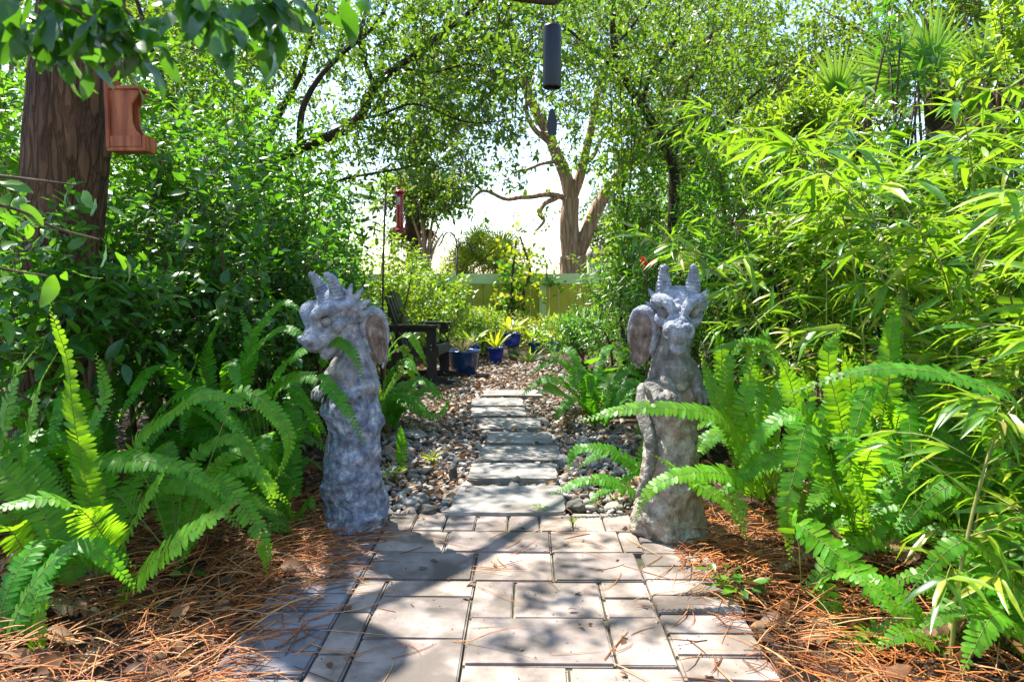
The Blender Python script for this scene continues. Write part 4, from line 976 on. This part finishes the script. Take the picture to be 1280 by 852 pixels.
far_tree('pale grey green tree just right of the forked trunk beyond the fence', 775, 24, 225, 110, 345, 700, .2, M['grey_leaf'], 501, .0)
far_tree('sparse yellow green tree filling the sky at the top right', 990, 13, -60, 380, 230, 2600, .13, M['canopy_far'], 502, .15)
far_tree('tall leafy tree behind the left shrubs and boughs', 230, 13, -80, 520, 230, 3000, .15, M['canopy_far'], 503, .05)
far_tree('tree crown behind the thin dangling vines on the right', 840, 15, 60, 170, 330, 1300, .15, M['canopy_far'], 504, .15)
far_tree('tree with pale yellow foliage at the upper right corner', 1200, 12, -80, 380, 160, 1800, .13, M['canopy_far'], 505, .2)
far_tree('tree over the far left edge behind everything', 0, 12, -80, 330, 240, 1600, .14, M['canopy_far'], 506, .2)
far_tree('small tree with yellow leaves above the red feeder', 532, 14, 205, 125, 340, 1000, .14, M['canopy_far'], 507, .3)
far_tree('dense tree far behind the slender dark trunk', 920, 20, 120, 240, 350, 1100, .2, M['shrub'], 508, .0)
far_tree('dense far tree behind the left shrubs', 330, 20, 180, 260, 350, 1100, .2, M['shrub'], 509, .0)

# ------------------------------------------------------------------ palms
def fan(g, c, axis, up, R, r, mi=0, n=34, span=250):
    axis = norm(axis); up = orth(np.array(up, float)[None], axis[None])[0]; sd = np.cross(axis, up)
    a = np.radians(np.linspace(-span / 2, span / 2, n)); d = np.cos(a)[:, None] * axis + np.sin(a)[:, None] * sd
    l = R * (1 - .25 * np.abs(a) / a.max()) * r.uniform(.92, 1.05, n)
    leaves(g, np.repeat(c[None], n, 0), d + up * r.uniform(.0, .12, n)[:, None], np.repeat(up[None], n, 0) + r.normal(size=(n, 3)) * .1, l, l * .085, 'lance', .12, .5, mi, r)
def palm(label, base, top, fans, R, seed, dead=5, group='fan palms', rt=.09):
    r = np.random.default_rng(seed); base = np.array(base, float); top = np.array(top, float)
    t = thing('fan_palm', label, 'palm', tuple(base), group)
    g = Geo(); P = spline([base, base * .5 + top * .5 + [.03, 0, 0], top], 24); add_tube(g, P, rt * (1 + .1 * np.sin(np.arange(24) * 2.1)), 12); g.build('trunk', M['bark_thin'], t)
    for f in fans:
        if len(f) == 3: e, ax, upv = [np.array(q, float) for q in f]
        g = Geo(); add_tube(g, spline([top, top * .5 + e * .5 + [0, 0, .08], e], 10), np.linspace(.012, .007, 10), 5, 1); fan(g, e, ax, upv, R * r.uniform(.9, 1.1), r); g.build('frond', [M['palm'], M['culm']], t)
    for k in range(dead):
        a = r.uniform(0, 6.28); e = top + np.array([math.cos(a) * .22, math.sin(a) * .22, -.25]) * (R / .4)
        g = Geo(); add_tube(g, np.array([top, top + [math.cos(a) * .12, math.sin(a) * .12, 0], e]), .008, 4); fan(g, e, np.array([math.cos(a) * .3, math.sin(a) * .3, -1]), (math.cos(a), math.sin(a), .3), R * .8, r, n=18, span=130)
        g.build('dead_frond', M['thatch'], t)
def rnd_fans(top, n, R, seed, cam=True):
    r = np.random.default_rng(seed); out = []
    for k in range(n):
        a = 6.283 * k / n + r.uniform(-.2, .2); el = r.uniform(-.1, .9); d = np.array([math.cos(a), math.sin(a), el]); e = np.array(top) + norm(d) * R * r.uniform(.7, 1.1)
        out.append((e, d + [0, 0, .1], (-d[0] * .5, -d[1] * .5 - .3, 1)))
    return out
tp = at(1075, 150, 6.0)
palm('fan palm with one round frond showing left of the others', (tp[0], 6.0, 0), tp, [(at(1045, 118, 5.8), (-.15, -.1, 1), (0, -1, .3)), (at(1085, 110, 5.9), (.3, 0, 1), (0, -1, .3)), (at(1030, 150, 5.9), (-1, 0, .2), (0, -.8, .8))] + rnd_fans(tp, 3, .35, 3), .40, 601, 5)
tp = at(1175, 110, 5.2)
palm('fan palm whose tall pleated frond stands at the top right', (tp[0], 5.2, 0), tp, [(at(1162, 78, 5.0), (-.1, 0, 1), (0, -1, .1)), (at(1135, 95, 5.1), (-.8, 0, .8), (0, -1, .4))] + rnd_fans(tp, 2, .35, 4), .46, 602, 4)
tp = at(1250, 110, 5.0)
palm('fan palm at the right edge with bright yellow green frond', (tp[0], 5.0, 0), tp, [(at(1228, 85, 4.8), (-.05, 0, 1), (0, -1, .1)), (at(1265, 70, 4.9), (.3, 0, 1), (0, -1, .1))] + rnd_fans(tp, 2, .35, 5), .38, 603, 4)
tp = at(515, 255, 15.0)
palm('shaggy palm with dead skirt behind the red feeder', (tp[0], 15, 0), tp, rnd_fans(tp, 12, .8, 6), .75, 604, 5, rt=.16)
tp = at(605, 350, 15.5)
palm('low bushy palm showing over the fence left of the vine', (tp[0], 15.5, 0), tp, rnd_fans(tp, 7, .6, 7) + [(at(600, 305, 15), (-.2, 0, 1), (0, -1, .2)), (at(625, 315, 15), (.4, 0, .8), (0, -1, .3)), (at(585, 325, 15), (-.8, 0, .6), (0, -1, .3))], .55, 605, 3, rt=.1)

# ------------------------------------------------------------------ vines
def vine(label, paths, n, L, mat, seed, sig, rs=.006, name='vine'):
    r = np.random.default_rng(seed); p0 = np.array(paths[0][0]); t = thing(name, label, 'vine', tuple(p0), 'climbing and hanging vines')
    ps = [(p, rs, rs * .5) for p in paths]
    g = Geo(); limbs(g, ps, 5); g.build('stems', M['vine_stem'], t)
    P_ = along(ps, n, sig, r, .0); g = Geo(); D = r.normal(size=P_.shape) + [0, -.3, -.5]
    sprays(g, P_, D, 3, L, L, .8, 'small', r, droop=.4, flat=.4); g.build('foliage', mat, t)
vine('leafy green vine hanging in curtains left of the slender trunk', [[at(775, 60, 6.4), at(776, 170, 6.35), at(780, 260, 6.3), at(786, 350, 6.3)], [at(790, 110, 6.4), at(788, 200, 6.35), at(784, 280, 6.3), at(778, 350, 6.3)], [at(762, 100, 6.5), at(768, 230, 6.4), at(765, 340, 6.4)]], 300, .06, M['shrub_bright'], 701, .10)
vine('thin bare vine dangling beside the slender trunk', [[at(802, 90, 6.0), at(792, 190, 5.95), at(785, 260, 5.9), at(778, 330, 5.9)]], 26, .05, M['shrub'], 702, .05)
vine('yellow leaved vine climbing over the fence on a dark stem', [[at(655, 398, 12.6), at(656, 362, 12.6), at(663, 340, 12.6), at(655, 310, 12.7), at(650, 295, 12.7)], [at(640, 400, 12.6), at(640, 350, 12.6), at(645, 300, 12.7)]], 120, .11, M['yellow'], 703, .22, .03)
vine('dark green creeper hanging down the fence beside the yellow vine', [[at(640, 330, 12.75), at(641, 365, 12.75), at(640, 400, 12.75)]], 120, .10, M['shrub'], 704, .12, .02)
vine('small dark leaved creeper over the fence top rail at the post', [[at(684, 350, 12.8), at(682, 325, 12.85), at(676, 322, 12.85)], [at(684, 350, 12.8), at(700, 358, 12.8)]], 36, .09, M['shrub'], 705, .1, .012)

# ------------------------------------------------------------------ near branch hanging into the top left corner
def near_sprig(label, paths, n, L, seed, base, mat, kk=4, name='young_tree'):
    r = np.random.default_rng(seed); t = thing(name, label, 'young tree', tuple(base), 'young trees beside the camera')
    g = Geo(); top = np.array(paths[0][0])
    limbs(g, [([np.array(base), np.array(base) * .4 + top * .6 + [-.06, 0, .0], top], .016, .009)], 8); g.build('trunk', M['stem'], t)
    ps = [(p, .005, .0022) for p in paths]; g = Geo(); limbs(g, ps, 6); g.build('branches', M['stem'], t)
    P_, D_ = [], []
    for p in paths:
        Q = spline(p, 30); T = norm(np.gradient(Q, axis=0))
        for q in np.linspace(6, 29, n).astype(int): P_.append(Q[q]); D_.append(T[q] + r.normal(size=3) * .3 + [0, 0, -.55])
    g = Geo(); sprays(g, np.array(P_), np.array(D_), kk, .09, L, .40, 'big', r, droop=.5, flat=.5, bend=.3); g.build('foliage', mat, t)
near_sprig('overhanging boughs with big glossy leaves in the top left corner', [
    [at(-60, -60, 1.25), at(30, -20, 1.2), at(90, 10, 1.2), at(130, 35, 1.2)], [at(-60, -60, 1.25), at(120, -70, 1.25), at(220, -40, 1.3), at(300, -12, 1.3), at(385, -12, 1.3)],
    [at(-40, 30, 1.3), at(20, 20, 1.25), at(70, 40, 1.25)], [at(300, -60, 1.3), at(330, -30, 1.3), at(340, 0, 1.3)], [at(60, -40, 1.22), at(130, -10, 1.2), at(165, 20, 1.2)], [at(200, -60, 1.25), at(240, -20, 1.22), at(265, 5, 1.2)]], 9, .082, 711, (-1.25, 1.15, 0), M['near_leaf'])
near_sprig('sapling at the left edge with loose hanging leaves in front of the trunk', [
    [at(-40, 215, 1.7), at(40, 225, 1.72), at(95, 232, 1.74)], [at(-40, 250, 1.6), at(20, 262, 1.7), at(70, 285, 1.8), at(125, 300, 1.85)], [at(-60, 320, 1.6), at(0, 335, 1.7), at(60, 345, 1.75)]], 2, .08, 712, (-1.55, 1.6, 0), M['shrub'], 3)

# ------------------------------------------------------------------ small plants on the ground
def rosette(label, base, n, L, asp, mat, seed, el=.5, kind='broad', stalk=.02, name='plant', cat='plant', group=None, arc=(0, 360), fold=.25):
    r = np.random.default_rng(seed); base = np.array(base, float); t = thing(name, label, cat, tuple(base), group)
    a = np.radians(np.linspace(*arc, n, endpoint=False)) + r.uniform(-.3, .3, n); e = el * r.uniform(.3, 1.5, n)
    d = np.stack([np.cos(a), np.sin(a), e], 1); l = L * r.uniform(.65, 1.15, n); st = norm(d + [0, 0, .6]) * (stalk * r.uniform(.6, 1.3, n))[:, None]
    g = Geo(); leaves(g, base + st, d, np.array([0, -.1, 1.]) + r.normal(size=(n, 3)) * .25, l, l * asp, kind, .22, fold, rng=r); g.build('foliage', mat, t)
    g = Geo()
    for s_ in st: add_tube(g, np.array([base - [0, 0, .01], base + s_ * .5 + [0, 0, .01], base + s_]), [.003, .0025, .002], 5)
    g.build('stems', M['rachis'], t)
SG = 'small plants in the beds and gravel'
rosette('broadleaf seedling at the right edge of the pavers with one leaf glaring white', gp(925, 742) + [0, 0, .0], 8, .085, .48, M['shrub'], 801, .35, stalk=.05, group=SG)
rosette('broadleaf seedling half under the right fern near the pavers', gp(900, 730), 6, .06, .5, M['shrub'], 802, .5, stalk=.06, group=SG)
rosette('two leaved seedling in the pine needles left of the pavers', gp(236, 722), 5, .045, .55, M['shrub'], 803, .4, stalk=.03, group=SG)
rosette('pale lime weed tuft in the gravel left of the slabs', gp(540, 580), 16, .055, .35, M['yellow'], 804, .8, 'small', stalk=.04, group=SG)
rosette('lime weed at the foot of the left dragon facing the gravel', gp(492, 600), 14, .06, .3, M['yellow'], 805, .9, 'small', stalk=.05, group=SG)
rosette('tiny weed in the joint before the largest slab', gp(676, 640), 7, .035, .35, M['shrub_bright'], 806, .9, 'small', stalk=.02, group=SG)
rosette('weed seedling growing out of a paver joint beside the gravel', gp(716, 657), 5, .03, .35, M['shrub_bright'], 807, 1.2, 'small', stalk=.02, group=SG)
rosette('large heart shaped leaf plant right of the path', (.42, 5.5, .02), 9, .24, .78, M['shrub'], 808, .55, stalk=.42, group='big leaved plants', name='elephant_ear_plant', fold=.12)
rosette('broad strap leaf plant below the heart shaped leaf', (.62, 5.9, .02), 14, .34, .2, M['shrub'], 809, .9, stalk=.10, group='big leaved plants', name='strap_leaf_plant')
rosette('grassy plant at the left bed edge under the ferns', gp(440, 640), 12, .09, .2, M['shrub_dark'], 810, .8, stalk=.02, group=SG)
rosette('seedling in the right pine needles below the low fern', gp(1090, 800), 6, .05, .4, M['shrub_bright'], 811, .6, stalk=.03, group=SG)
rosette('dark leaved seedling in the left bottom corner', gp(20, 800), 7, .075, .45, M['shrub_dark'], 812, .5, stalk=.03, group=SG)
rosette('green plant at the gravel edge under the low fern right of the slabs', gp(765, 625), 8, .05, .5, M['shrub'], 813, .5, stalk=.03, group=SG)

# red flowers
t = thing('flowering_plant', 'red flower cluster above the head of the right dragon', 'flower', (.72, 4.35, 0), None)
c = at(809, 328, 4.3); r = np.random.default_rng(820)
g = Geo(); limbs(g, [([(.72, 4.35, 0), c * .5 + np.array([.70, 4.33, 0]) * .5, c], .008, .004)], 6); g.build('stem', M['stem'], t)
g = Geo()
for q in ((803, 324), (813, 331), (806, 329), (817, 327)):
    cc = at(*q, 4.27); d = r.normal(size=(9, 3)) + [0, -.8, .2]; leaves(g, np.repeat(cc[None], 9, 0), d, r.normal(size=(9, 3)) + [0, -1, .3], .025, .018, 'broad', .3, .3, rng=r)
g.build('petals', M['red'], t)

# ------------------------------------------------------------------ pots and rocks
def pot(label, px, py, Y, wpx, hpx, mat, flare=.78, plant=None, z=None, group='glazed pots at the end of the gravel'):
    """px, py = middle of the foot"""
    b = at(px, py, Y); zb = b[2] if z is None else z; R = wpx / F * Y / 2; H = hpx / F * Y
    t = thing('plant_pot', label, 'pot', (b[0], Y, zb), group)
    g = Geo(); pr = [(0.002, 0), (R * flare * .96, 0), (R * flare, H * .03), (R * (flare * .5 + .5) * 1.02, H * .5), (R * .985, H * .88), (R * 1.05, H * .91), (R * 1.06, H * .985), (R * 1.02, H), (R * .93, H * .985), (R * .90, H * .86), (R * .85, H * .80)]
    add_lathe(g, pr, (b[0], Y, zb), 32); g.build('pot_body', mat, t)
    g = Geo(); add_lathe(g, [(R * .88, H * .83), (R * .5, H * .85), (.002, H * .86)], (b[0], Y, zb), 24); g.build('potting_soil', M['soil'], t)
    return np.array([b[0], Y, zb + H * .85]), R
gr = M['shrub_bright']
p1, r1 = pot('wide navy bowl pot beside the chair leg', 580, 470, 8.0, 40, 32, M['teal'], .72, z=.01)
p2, r2 = pot('small cobalt pot half hidden behind the navy bowl', 590, 452, 9.0, 17, 26, M['blue'], z=.01)
p3, r3 = pot('bright cobalt pot with upright strap leaves, standing on the ground', 620, 457, 9.2, 20, 20, M['blue'], .72, z=.01)
p4, r4 = pot('cobalt pot standing on top of the dark rock', 640, 432, 9.55, 22, 16, M['blue'], .85)
p5, r5 = pot('dark teal pot on pale stones right of the rock', 668, 441, 9.7, 16, 13, M['teal'], .8)
p6, r6 = pot('dim blue pot half hidden behind the heart shaped leaf', 692, 440, 9.6, 17, 12, M['blue'], .8)
p7, r7 = pot('black nursery pot behind the right dragon', 796, 494, 5.2, 26, 34, M['dark_pot'], .75, group='nursery pots')
p8, r8 = pot('black nursery pot with arching grass near the fence end', 741, 430, 9.3, 18, 22, M['dark_pot'], .8, group='nursery pots')
PG = 'plants growing in the pots'
rosette('bronze grassy plant in the wide navy bowl', p1, 60, .27, .04, M['bronze'], 831, 1.6, 'lance', group=PG, name='potted_plant')
rosette('leafy sprig in the small cobalt pot behind the bowl', p2, 14, .2, .3, M['shrub_bright'], 832, 1.1, 'small', .1, group=PG, name='potted_plant')
rosette('upright strap leaves in the bright cobalt pot', p3, 18, .36, .12, M['yellow'], 833, 2.4, 'lance', group=PG, name='potted_plant')
rosette('leafy plant in the cobalt pot on the rock', p4, 26, .18, .35, M['yellow'], 834, .9, 'small', .12, group=PG, name='potted_plant')
rosette('bushy plant in the dark teal pot', p5, 26, .16, .4, M['shrub_bright'], 835, .9, 'small', .12, group=PG, name='potted_plant')
rosette('drooping plant in the dim blue pot', p6, 22, .18, .3, M['yellow'], 836, .6, 'small', .1, group=PG, name='potted_plant')
rosette('broad leaved plant in the black nursery pot behind the dragon', p7, 14, .22, .3, M['shrub'], 837, .9, group=PG, name='potted_plant', stalk=.1)
rosette('silvery arching grass in the black nursery pot near the fence end', p8, 40, .4, .04, M['grey_leaf'], 838, 1.0, 'lance', group=PG, name='potted_plant')
rosette('tall yellow spear leaf standing before the fence', at(683, 418, 10.2), 5, .42, .13, M['yellow'], 839, 2.5, 'lance', group=PG, name='spear_leaf_plant', arc=(60, 240))
rosette('strap leaves fanning out right of the dark rock', (at(660, 456, 9.3)), 16, .36, .1, M['shrub_bright'], 840, 1.4, 'lance', group=PG, name='strap_leaf_plant')
def rock(label, c, s, mat, seed, group='loose rocks by the path'):
    r = np.random.default_rng(seed); bm = bmesh.new(); bmesh.ops.create_icosphere(bm, subdivisions=4, radius=1)
    v = np.array([x.co[:] for x in bm.verts])
    for _ in range(9):
        n = norm(r.normal(size=3)); h = r.uniform(.6, .9); v -= np.maximum(v @ n - h, 0)[:, None] * n
    v *= 1 + np.array([mnoise.fractal(Vector(q * 2.2 + seed), 1, 2, 4) for q in v])[:, None] * .12
    for x, q in zip(bm.verts, v): x.co = Vector(q * np.array(s))
    me = bpy.data.meshes.new('rock'); bm.to_mesh(me); bm.free(); me.materials.append(mat); me.polygons.foreach_set('use_smooth', np.ones(len(me.polygons), bool))
    o = link('rock', me); o.location = c; o.rotation_euler = (0, 0, r.uniform(0, 6)); tag(o, label, 'rock', group)
rock('tall dark rock carrying a cobalt pot at the end of the gravel', (at(642, 446, 9.55)[0], 9.55, .12), (.10, .10, .145), M['rock'], 3)
rock('pale stone under the dark teal pot', (at(672, 450, 9.6)[0], 9.62, .02), (.13, .1, .09), M['rock_pale'], 4)
rock('pointed dark stone standing in the gravel left of the slabs', gp(566, 594) + [0, 0, .01], (.032, .03, .055), M['rock'], 5)
rock('round white stone in the gravel near the left dragon', gp(514, 627), (.042, .035, .032), M['rock_pale'], 6)
rock('flat pale rock in the gravel left of the fourth slab', gp(520, 543), (.13, .08, .025), M['rock_pale'], 7)
rock('dark stone in the gravel between left dragon and largest slab', gp(533, 640), (.05, .04, .035), M['rock'], 8)
rock('grey stone at the right front corner of the largest slab', gp(720, 634), (.055, .04, .035), M['rock'], 9)
rock('pale stone beside the right end of the second slab', gp(728, 606), (.05, .035, .03), M['rock_pale'], 10)

# ------------------------------------------------------------------ garden chair, facing right
cx, cy = at(548, 474, 7.55)[0], 7.55
t = thing('garden_chair', 'dark slatted garden chair with flat armrests facing right', 'chair', (cx, cy, 0))
def part(name, boxes, mat=M['chair'], parent=t, bev=.004):
    g = Geo()
    for c, s, ry in boxes: add_box(g, c, s, Matrix.Rotation(rad(ry), 3, 'Y'), bev)
    ob = g.build(name, mat, smooth=False); ob.parent = parent; return ob
# local axes: +X is the way the sitter looks, Y across
for s in (-1, 1):
    part('front_leg', [((0, s * .29, .29), (.10, .035, .56), 0)])
    part('armrest', [((-.21, s * .30, .590), (.58, .125, .028), 0), ((-.20, s * .285, .558), (.46, .03, .05), 0)])
    part('rear_leg', [((-.44, s * .26, .30), (.09, .03, .60), -14)])
    part('runner', [((-.14, s * .29, .045), (.60, .04, .075), 0), ((.19, s * .29, .03), (.10, .038, .045), 0)])
    g = Geo()
    for z in (.40, .36, .06):
        ca = spline([(0, s * .29 - .019, z), (0, s * .29 - .0235, z)], 2); add_tube(g, ca, .007, 10)
    ob = g.build('bolts', M['steel']); ob.parent = t
part('seat', [((.02 - k * .085, 0, .375 - k * .021), (.076, .53, .022), -12) for k in range(6)])
part('seat_apron', [((.055, 0, .345), (.022, .56, .10), 0), ((-.2, .255, .315), (.5, .026, .08), -12), ((-.2, -.255, .315), (.5, .026, .08), -12)])
part('backrest', [((-.375, (k - 2.5) * .088, .585 + (.035 if k in (2, 3) else .02 if k in (1, 4) else 0)), (.022, .078, .66), -19) for k in range(6)] + [((-.355, 0, .44), (.03, .5, .07), -19), ((-.445, 0, .70), (.03, .5, .07), -19)])
t.rotation_euler = (0, 0, rad(-6))

# ------------------------------------------------------------------ iron poles, feeder, chime, wooden feeder
Yp = 6.5
t = thing('garden_pole', 'tall single hook iron pole holding the red feeder', 'shepherd hook', tuple(at(478, 400, Yp) * [1, 1, 0]), 'iron hook poles')
g = Geo(); b = at(477, 500, Yp); b[2] = -.02
add_tube(g, np.array([b, at(479, 330, Yp), at(482, 228, Yp)]), .009, 8); g.build('pole', M['iron'], t)
g = Geo(); add_tube(g, spline([at(482, 230, Yp), at(484, 217, Yp), at(492, 213, Yp), at(500, 218, Yp), at(501, 227, Yp)], 20), .006, 8); g.build('hook', M['iron'], t)
t = thing('garden_pole', 'iron pole with two crook arms standing before the fence', 'shepherd hook', tuple(at(571, 440, 10.2) * [1, 1, 0]), 'iron hook poles')
g = Geo(); b = at(571, 440, 10.2); b[2] = -.02; add_tube(g, np.array([b, at(571, 360, 10.2), at(571, 310, 10.2)]), .012, 8); g.build('pole', M['iron'], t)
for pts in ([(571, 312), (570, 300), (564, 291), (557, 292), (552, 302), (548, 308)], [(571, 318), (574, 306), (581, 303), (587, 306), (590, 313), (593, 312), (593, 307)]):
    g = Geo(); add_tube(g, spline([at(a, b_, 10.2) for a, b_ in pts], 26), .010, 8); g.build('hook', M['iron'], t)
# red tube feeder
c = at(500, 288, Yp - .0); sc = Yp / F
t = thing('bird_feeder', 'red tube feeder hanging from the tall iron pole', 'bird feeder', tuple(c))
h = 46 * sc; R = 4.6 * sc
g = Geo(); add_lathe(g, [(.002, 0), (R * .95, .0), (R, .01), (R, h * .97), (R * .9, h), (.002, h)], c, 24); g.build('tube', M['red_glass'], t)
g = Geo(); add_lathe(g, [(.002, h + .002), (R * 1.5, h - .004), (R * 1.55, h + .008), (R * 1.1, h + .022), (.004, h + .03)], c, 24); g.build('cap', M['red_glass'], t)
g = Geo(); add_lathe(g, [(.002, -.018), (R * 1.25, -.015), (R * 1.4, -.004), (R * 1.3, .012), (R * 1.02, .014)], c, 24)
add_tube(g, np.array([c + [R, 0, .02], c + [R * 1.9, -.0, .014]]), .006, 8); g.build('base', M['red_glass'], t)
g = Geo(); add_box(g, tuple(c + [-.002, -R * 1.0, h * .78]), (R * .8, .004, h * .22)); g.build('label_panel', M['white'], t)
g = Geo(); add_tube(g, np.array([c + [0, 0, h + .02], c * .5 + at(501, 227, Yp) * .5 + [0, 0, h * .5], at(501, 226, Yp)]), .002, 5); g.build('wire', M['iron'], t)
# wind chime
Yc = 3.3; c = at(690, 110, Yc); top = at(690, 33, Yc); Rc = 11.2 * Yc / F; hc = top[2] - c[2]
t = thing('wind_chime', 'black cylinder wind chime with dark oval sail hanging overhead', 'wind chime', tuple(top))
g = Geo(); add_lathe(g, [(Rc * .88, .012), (Rc * .9, 0), (Rc * .97, 0), (Rc, .006), (Rc, hc - .012), (Rc * .97, hc - .004), (Rc * .9, hc + .003), (.004, hc + .006)], c, 36)
add_lathe(g, [(Rc * .9, 0), (Rc * .88, .03), (Rc * .88, hc * .9), (.004, hc * .92)], c, 36); g.build('cylinder', M['chime'], t)
g = Geo(); add_tube(g, np.array([c + [0, 0, hc * .9], at(690, 140, Yc)]), .0016, 5); add_tube(g, np.array([c + [0, 0, hc], at(691, 2, Yc)]), .0022, 5)
for s in (-1, 1): add_tube(g, np.array([c + [s * Rc * .8, 0, hc], c + [0, 0, hc + .07]]), .0012, 4)
g.build('cord', M['cord'], t)
bm = bmesh.new(); a = at(690, 136, Yc); b_ = at(690, 169, Yc); H = a[2] - b_[2]; W = 6.2 * Yc / F
out = [(0, H)] + [(W * math.sin(math.pi * (.05 + u * .72)) ** .8, H * (1 - u)) for u in np.linspace(.06, .97, 12)] + [(W * .55, 0)]
pts = out + [(-x, z) for x, z in out[::-1] if x > 0]
fs = [[bm.verts.new((b_[0] + x, Yc + yy, b_[2] + z)) for x, z in pts] for yy in (-.003, .003)]
bm.faces.new(fs[0]); bm.faces.new(fs[1][::-1])
for i_ in range(len(pts)): j_ = (i_ + 1) % len(pts); bm.faces.new((fs[0][j_], fs[0][i_], fs[1][i_], fs[1][j_]))
g = Geo(); add_bm(g, bm); g.build('sail', M['chime'], t, smooth=False)
# wooden squirrel feeder on the trunk
Yf = 3.12; s_ = .95 * Yf / F; o0 = at(141, 191, Yf)
t = thing('wooden_feeder', 'reddish cedar wildlife feeder box fixed to the big trunk', 'feeder', tuple(o0))
def fb(name, x0, x1, z0, z1, y0, y1, tilt=0, mat=M['wood']):
    g = Geo(); add_box(g, (o0[0] + (x0 + x1) / 2 * s_, Yf + (y0 + y1) / 2, o0[2] + (z0 + z1) / 2 * s_), ((x1 - x0) * s_, y1 - y0, (z1 - z0) * s_), None, .002)
    return g.build(name, mat, t, smooth=False)
fb('back_board', 0, 5, 4, 95, -.05, .05)
fb('tray', 0, 51, 0, 5, -.046, .046); fb('tray_lip', 46.5, 51.5, 2, 20, -.047, .047); fb('tray_side', 5.2, 46, 5.2, 19, -.0475, -.037); fb('tray_side', 5.2, 46, 5.2, 19, .037, .0475)
prof = [(5.2, 12), (42, 12)] + [(31 + 11 * math.cos(a) , 26 + 0 + 14 * (1 - math.sin(a)) - 14 ) for a in []] + [(41, 22), (36, 27), (32.5, 36), (32, 50), (32.5, 60), (41, 72), (41, 77), (5.2, 80)]
for yy in (-.036, .024):
    bm = bmesh.new(); A = [[bm.verts.new((o0[0] + x * s_, Yf + yy + d, o0[2] + z * s_)) for x, z in prof] for d in (0, .012)]
    bm.faces.new(A[0]); bm.faces.new(A[1][::-1])
    for i_ in range(len(prof)): j_ = (i_ + 1) % len(prof); bm.faces.new((A[0][j_], A[0][i_], A[1][i_], A[1][j_]))
    g = Geo(); add_bm(g, bm); g.build('side_panel', M['wood'], t, smooth=False)
fb('roof', 4, 45, 78, 82, -.046, .046)

# ------------------------------------------------------------------ fence
t = thing('fence', 'yellow green board fence with pale top rail behind the pots', 'fence', (0, 13, 0))
px0 = .285; zt = at(680, 342, 13)[2]
g = Geo(); add_box(g, (0, 13, zt - .09), (19.6, .055, .18), None, .006); g.build('top_rail', M['fence_rail'], t, smooth=False)
g = Geo(); add_box(g, (0, 13, .12), (19.6, .055, .16), None, .006); g.build('bottom_rail', M['fence_rail'], t, smooth=False)
for k in range(-4, 5):
    x = px0 + k * 2.42; g = Geo(); add_box(g, (x, 12.99, (zt) / 2 - .01), (.125, .125, zt + .0), None, .008)
    g.build('post', M['fence_rail'], t, smooth=False)
g = Geo(); x = -9.75
while x < 9.75:
    add_box(g, (x + .082, 13, zt / 2 + .02), (.162, .028, zt - .34), None, .004); x += .1665
g.build('boards', M['fence'], t, smooth=False)

# ------------------------------------------------------------------ neighbour's house
t = thing('house', 'pinkish roof of a house glimpsed through the vines', 'house', (5.6, 32, 0))
x0, x1, y0, y1, ze, zr = 3.0, 13.0, 29, 36, 2.25, 3.9
g = Geo(); add_box(g, ((x0 + x1) / 2, (y0 + y1) / 2, ze / 2), (x1 - x0, y1 - y0, ze)); g.build('wall', M['wall'], t, smooth=False)
bm = bmesh.new(); e = .5
A = [bm.verts.new(v) for v in ((x0 - e, y0 - e, ze - .15), (x1 + e, y0 - e, ze - .15), (x1 + e, y1 + e, ze - .15), (x0 - e, y1 + e, ze - .15), (x0 + 1.8, (y0 + y1) / 2, zr), (x1 - 1.8, (y0 + y1) / 2, zr))]
for f in ((0, 1, 5, 4), (1, 2, 5), (2, 3, 4, 5), (3, 0, 4), (3, 2, 1, 0)): bm.faces.new([A[q] for q in f])
g = Geo(); add_bm(g, bm); g.build('roof', M['roof'], t, smooth=False)
for x in (4.6, 8.0, 11):
    g = Geo(); add_box(g, (x, y0 - .02, 1.3), (1.2, .06, 1.1)); w_ = g.build('window', M['white'], t, smooth=False)
    g = Geo(); add_box(g, (x, y0 - .045, 1.3), (1.05, .03, .95)); g.build('pane', M['glass'], w_, smooth=False)
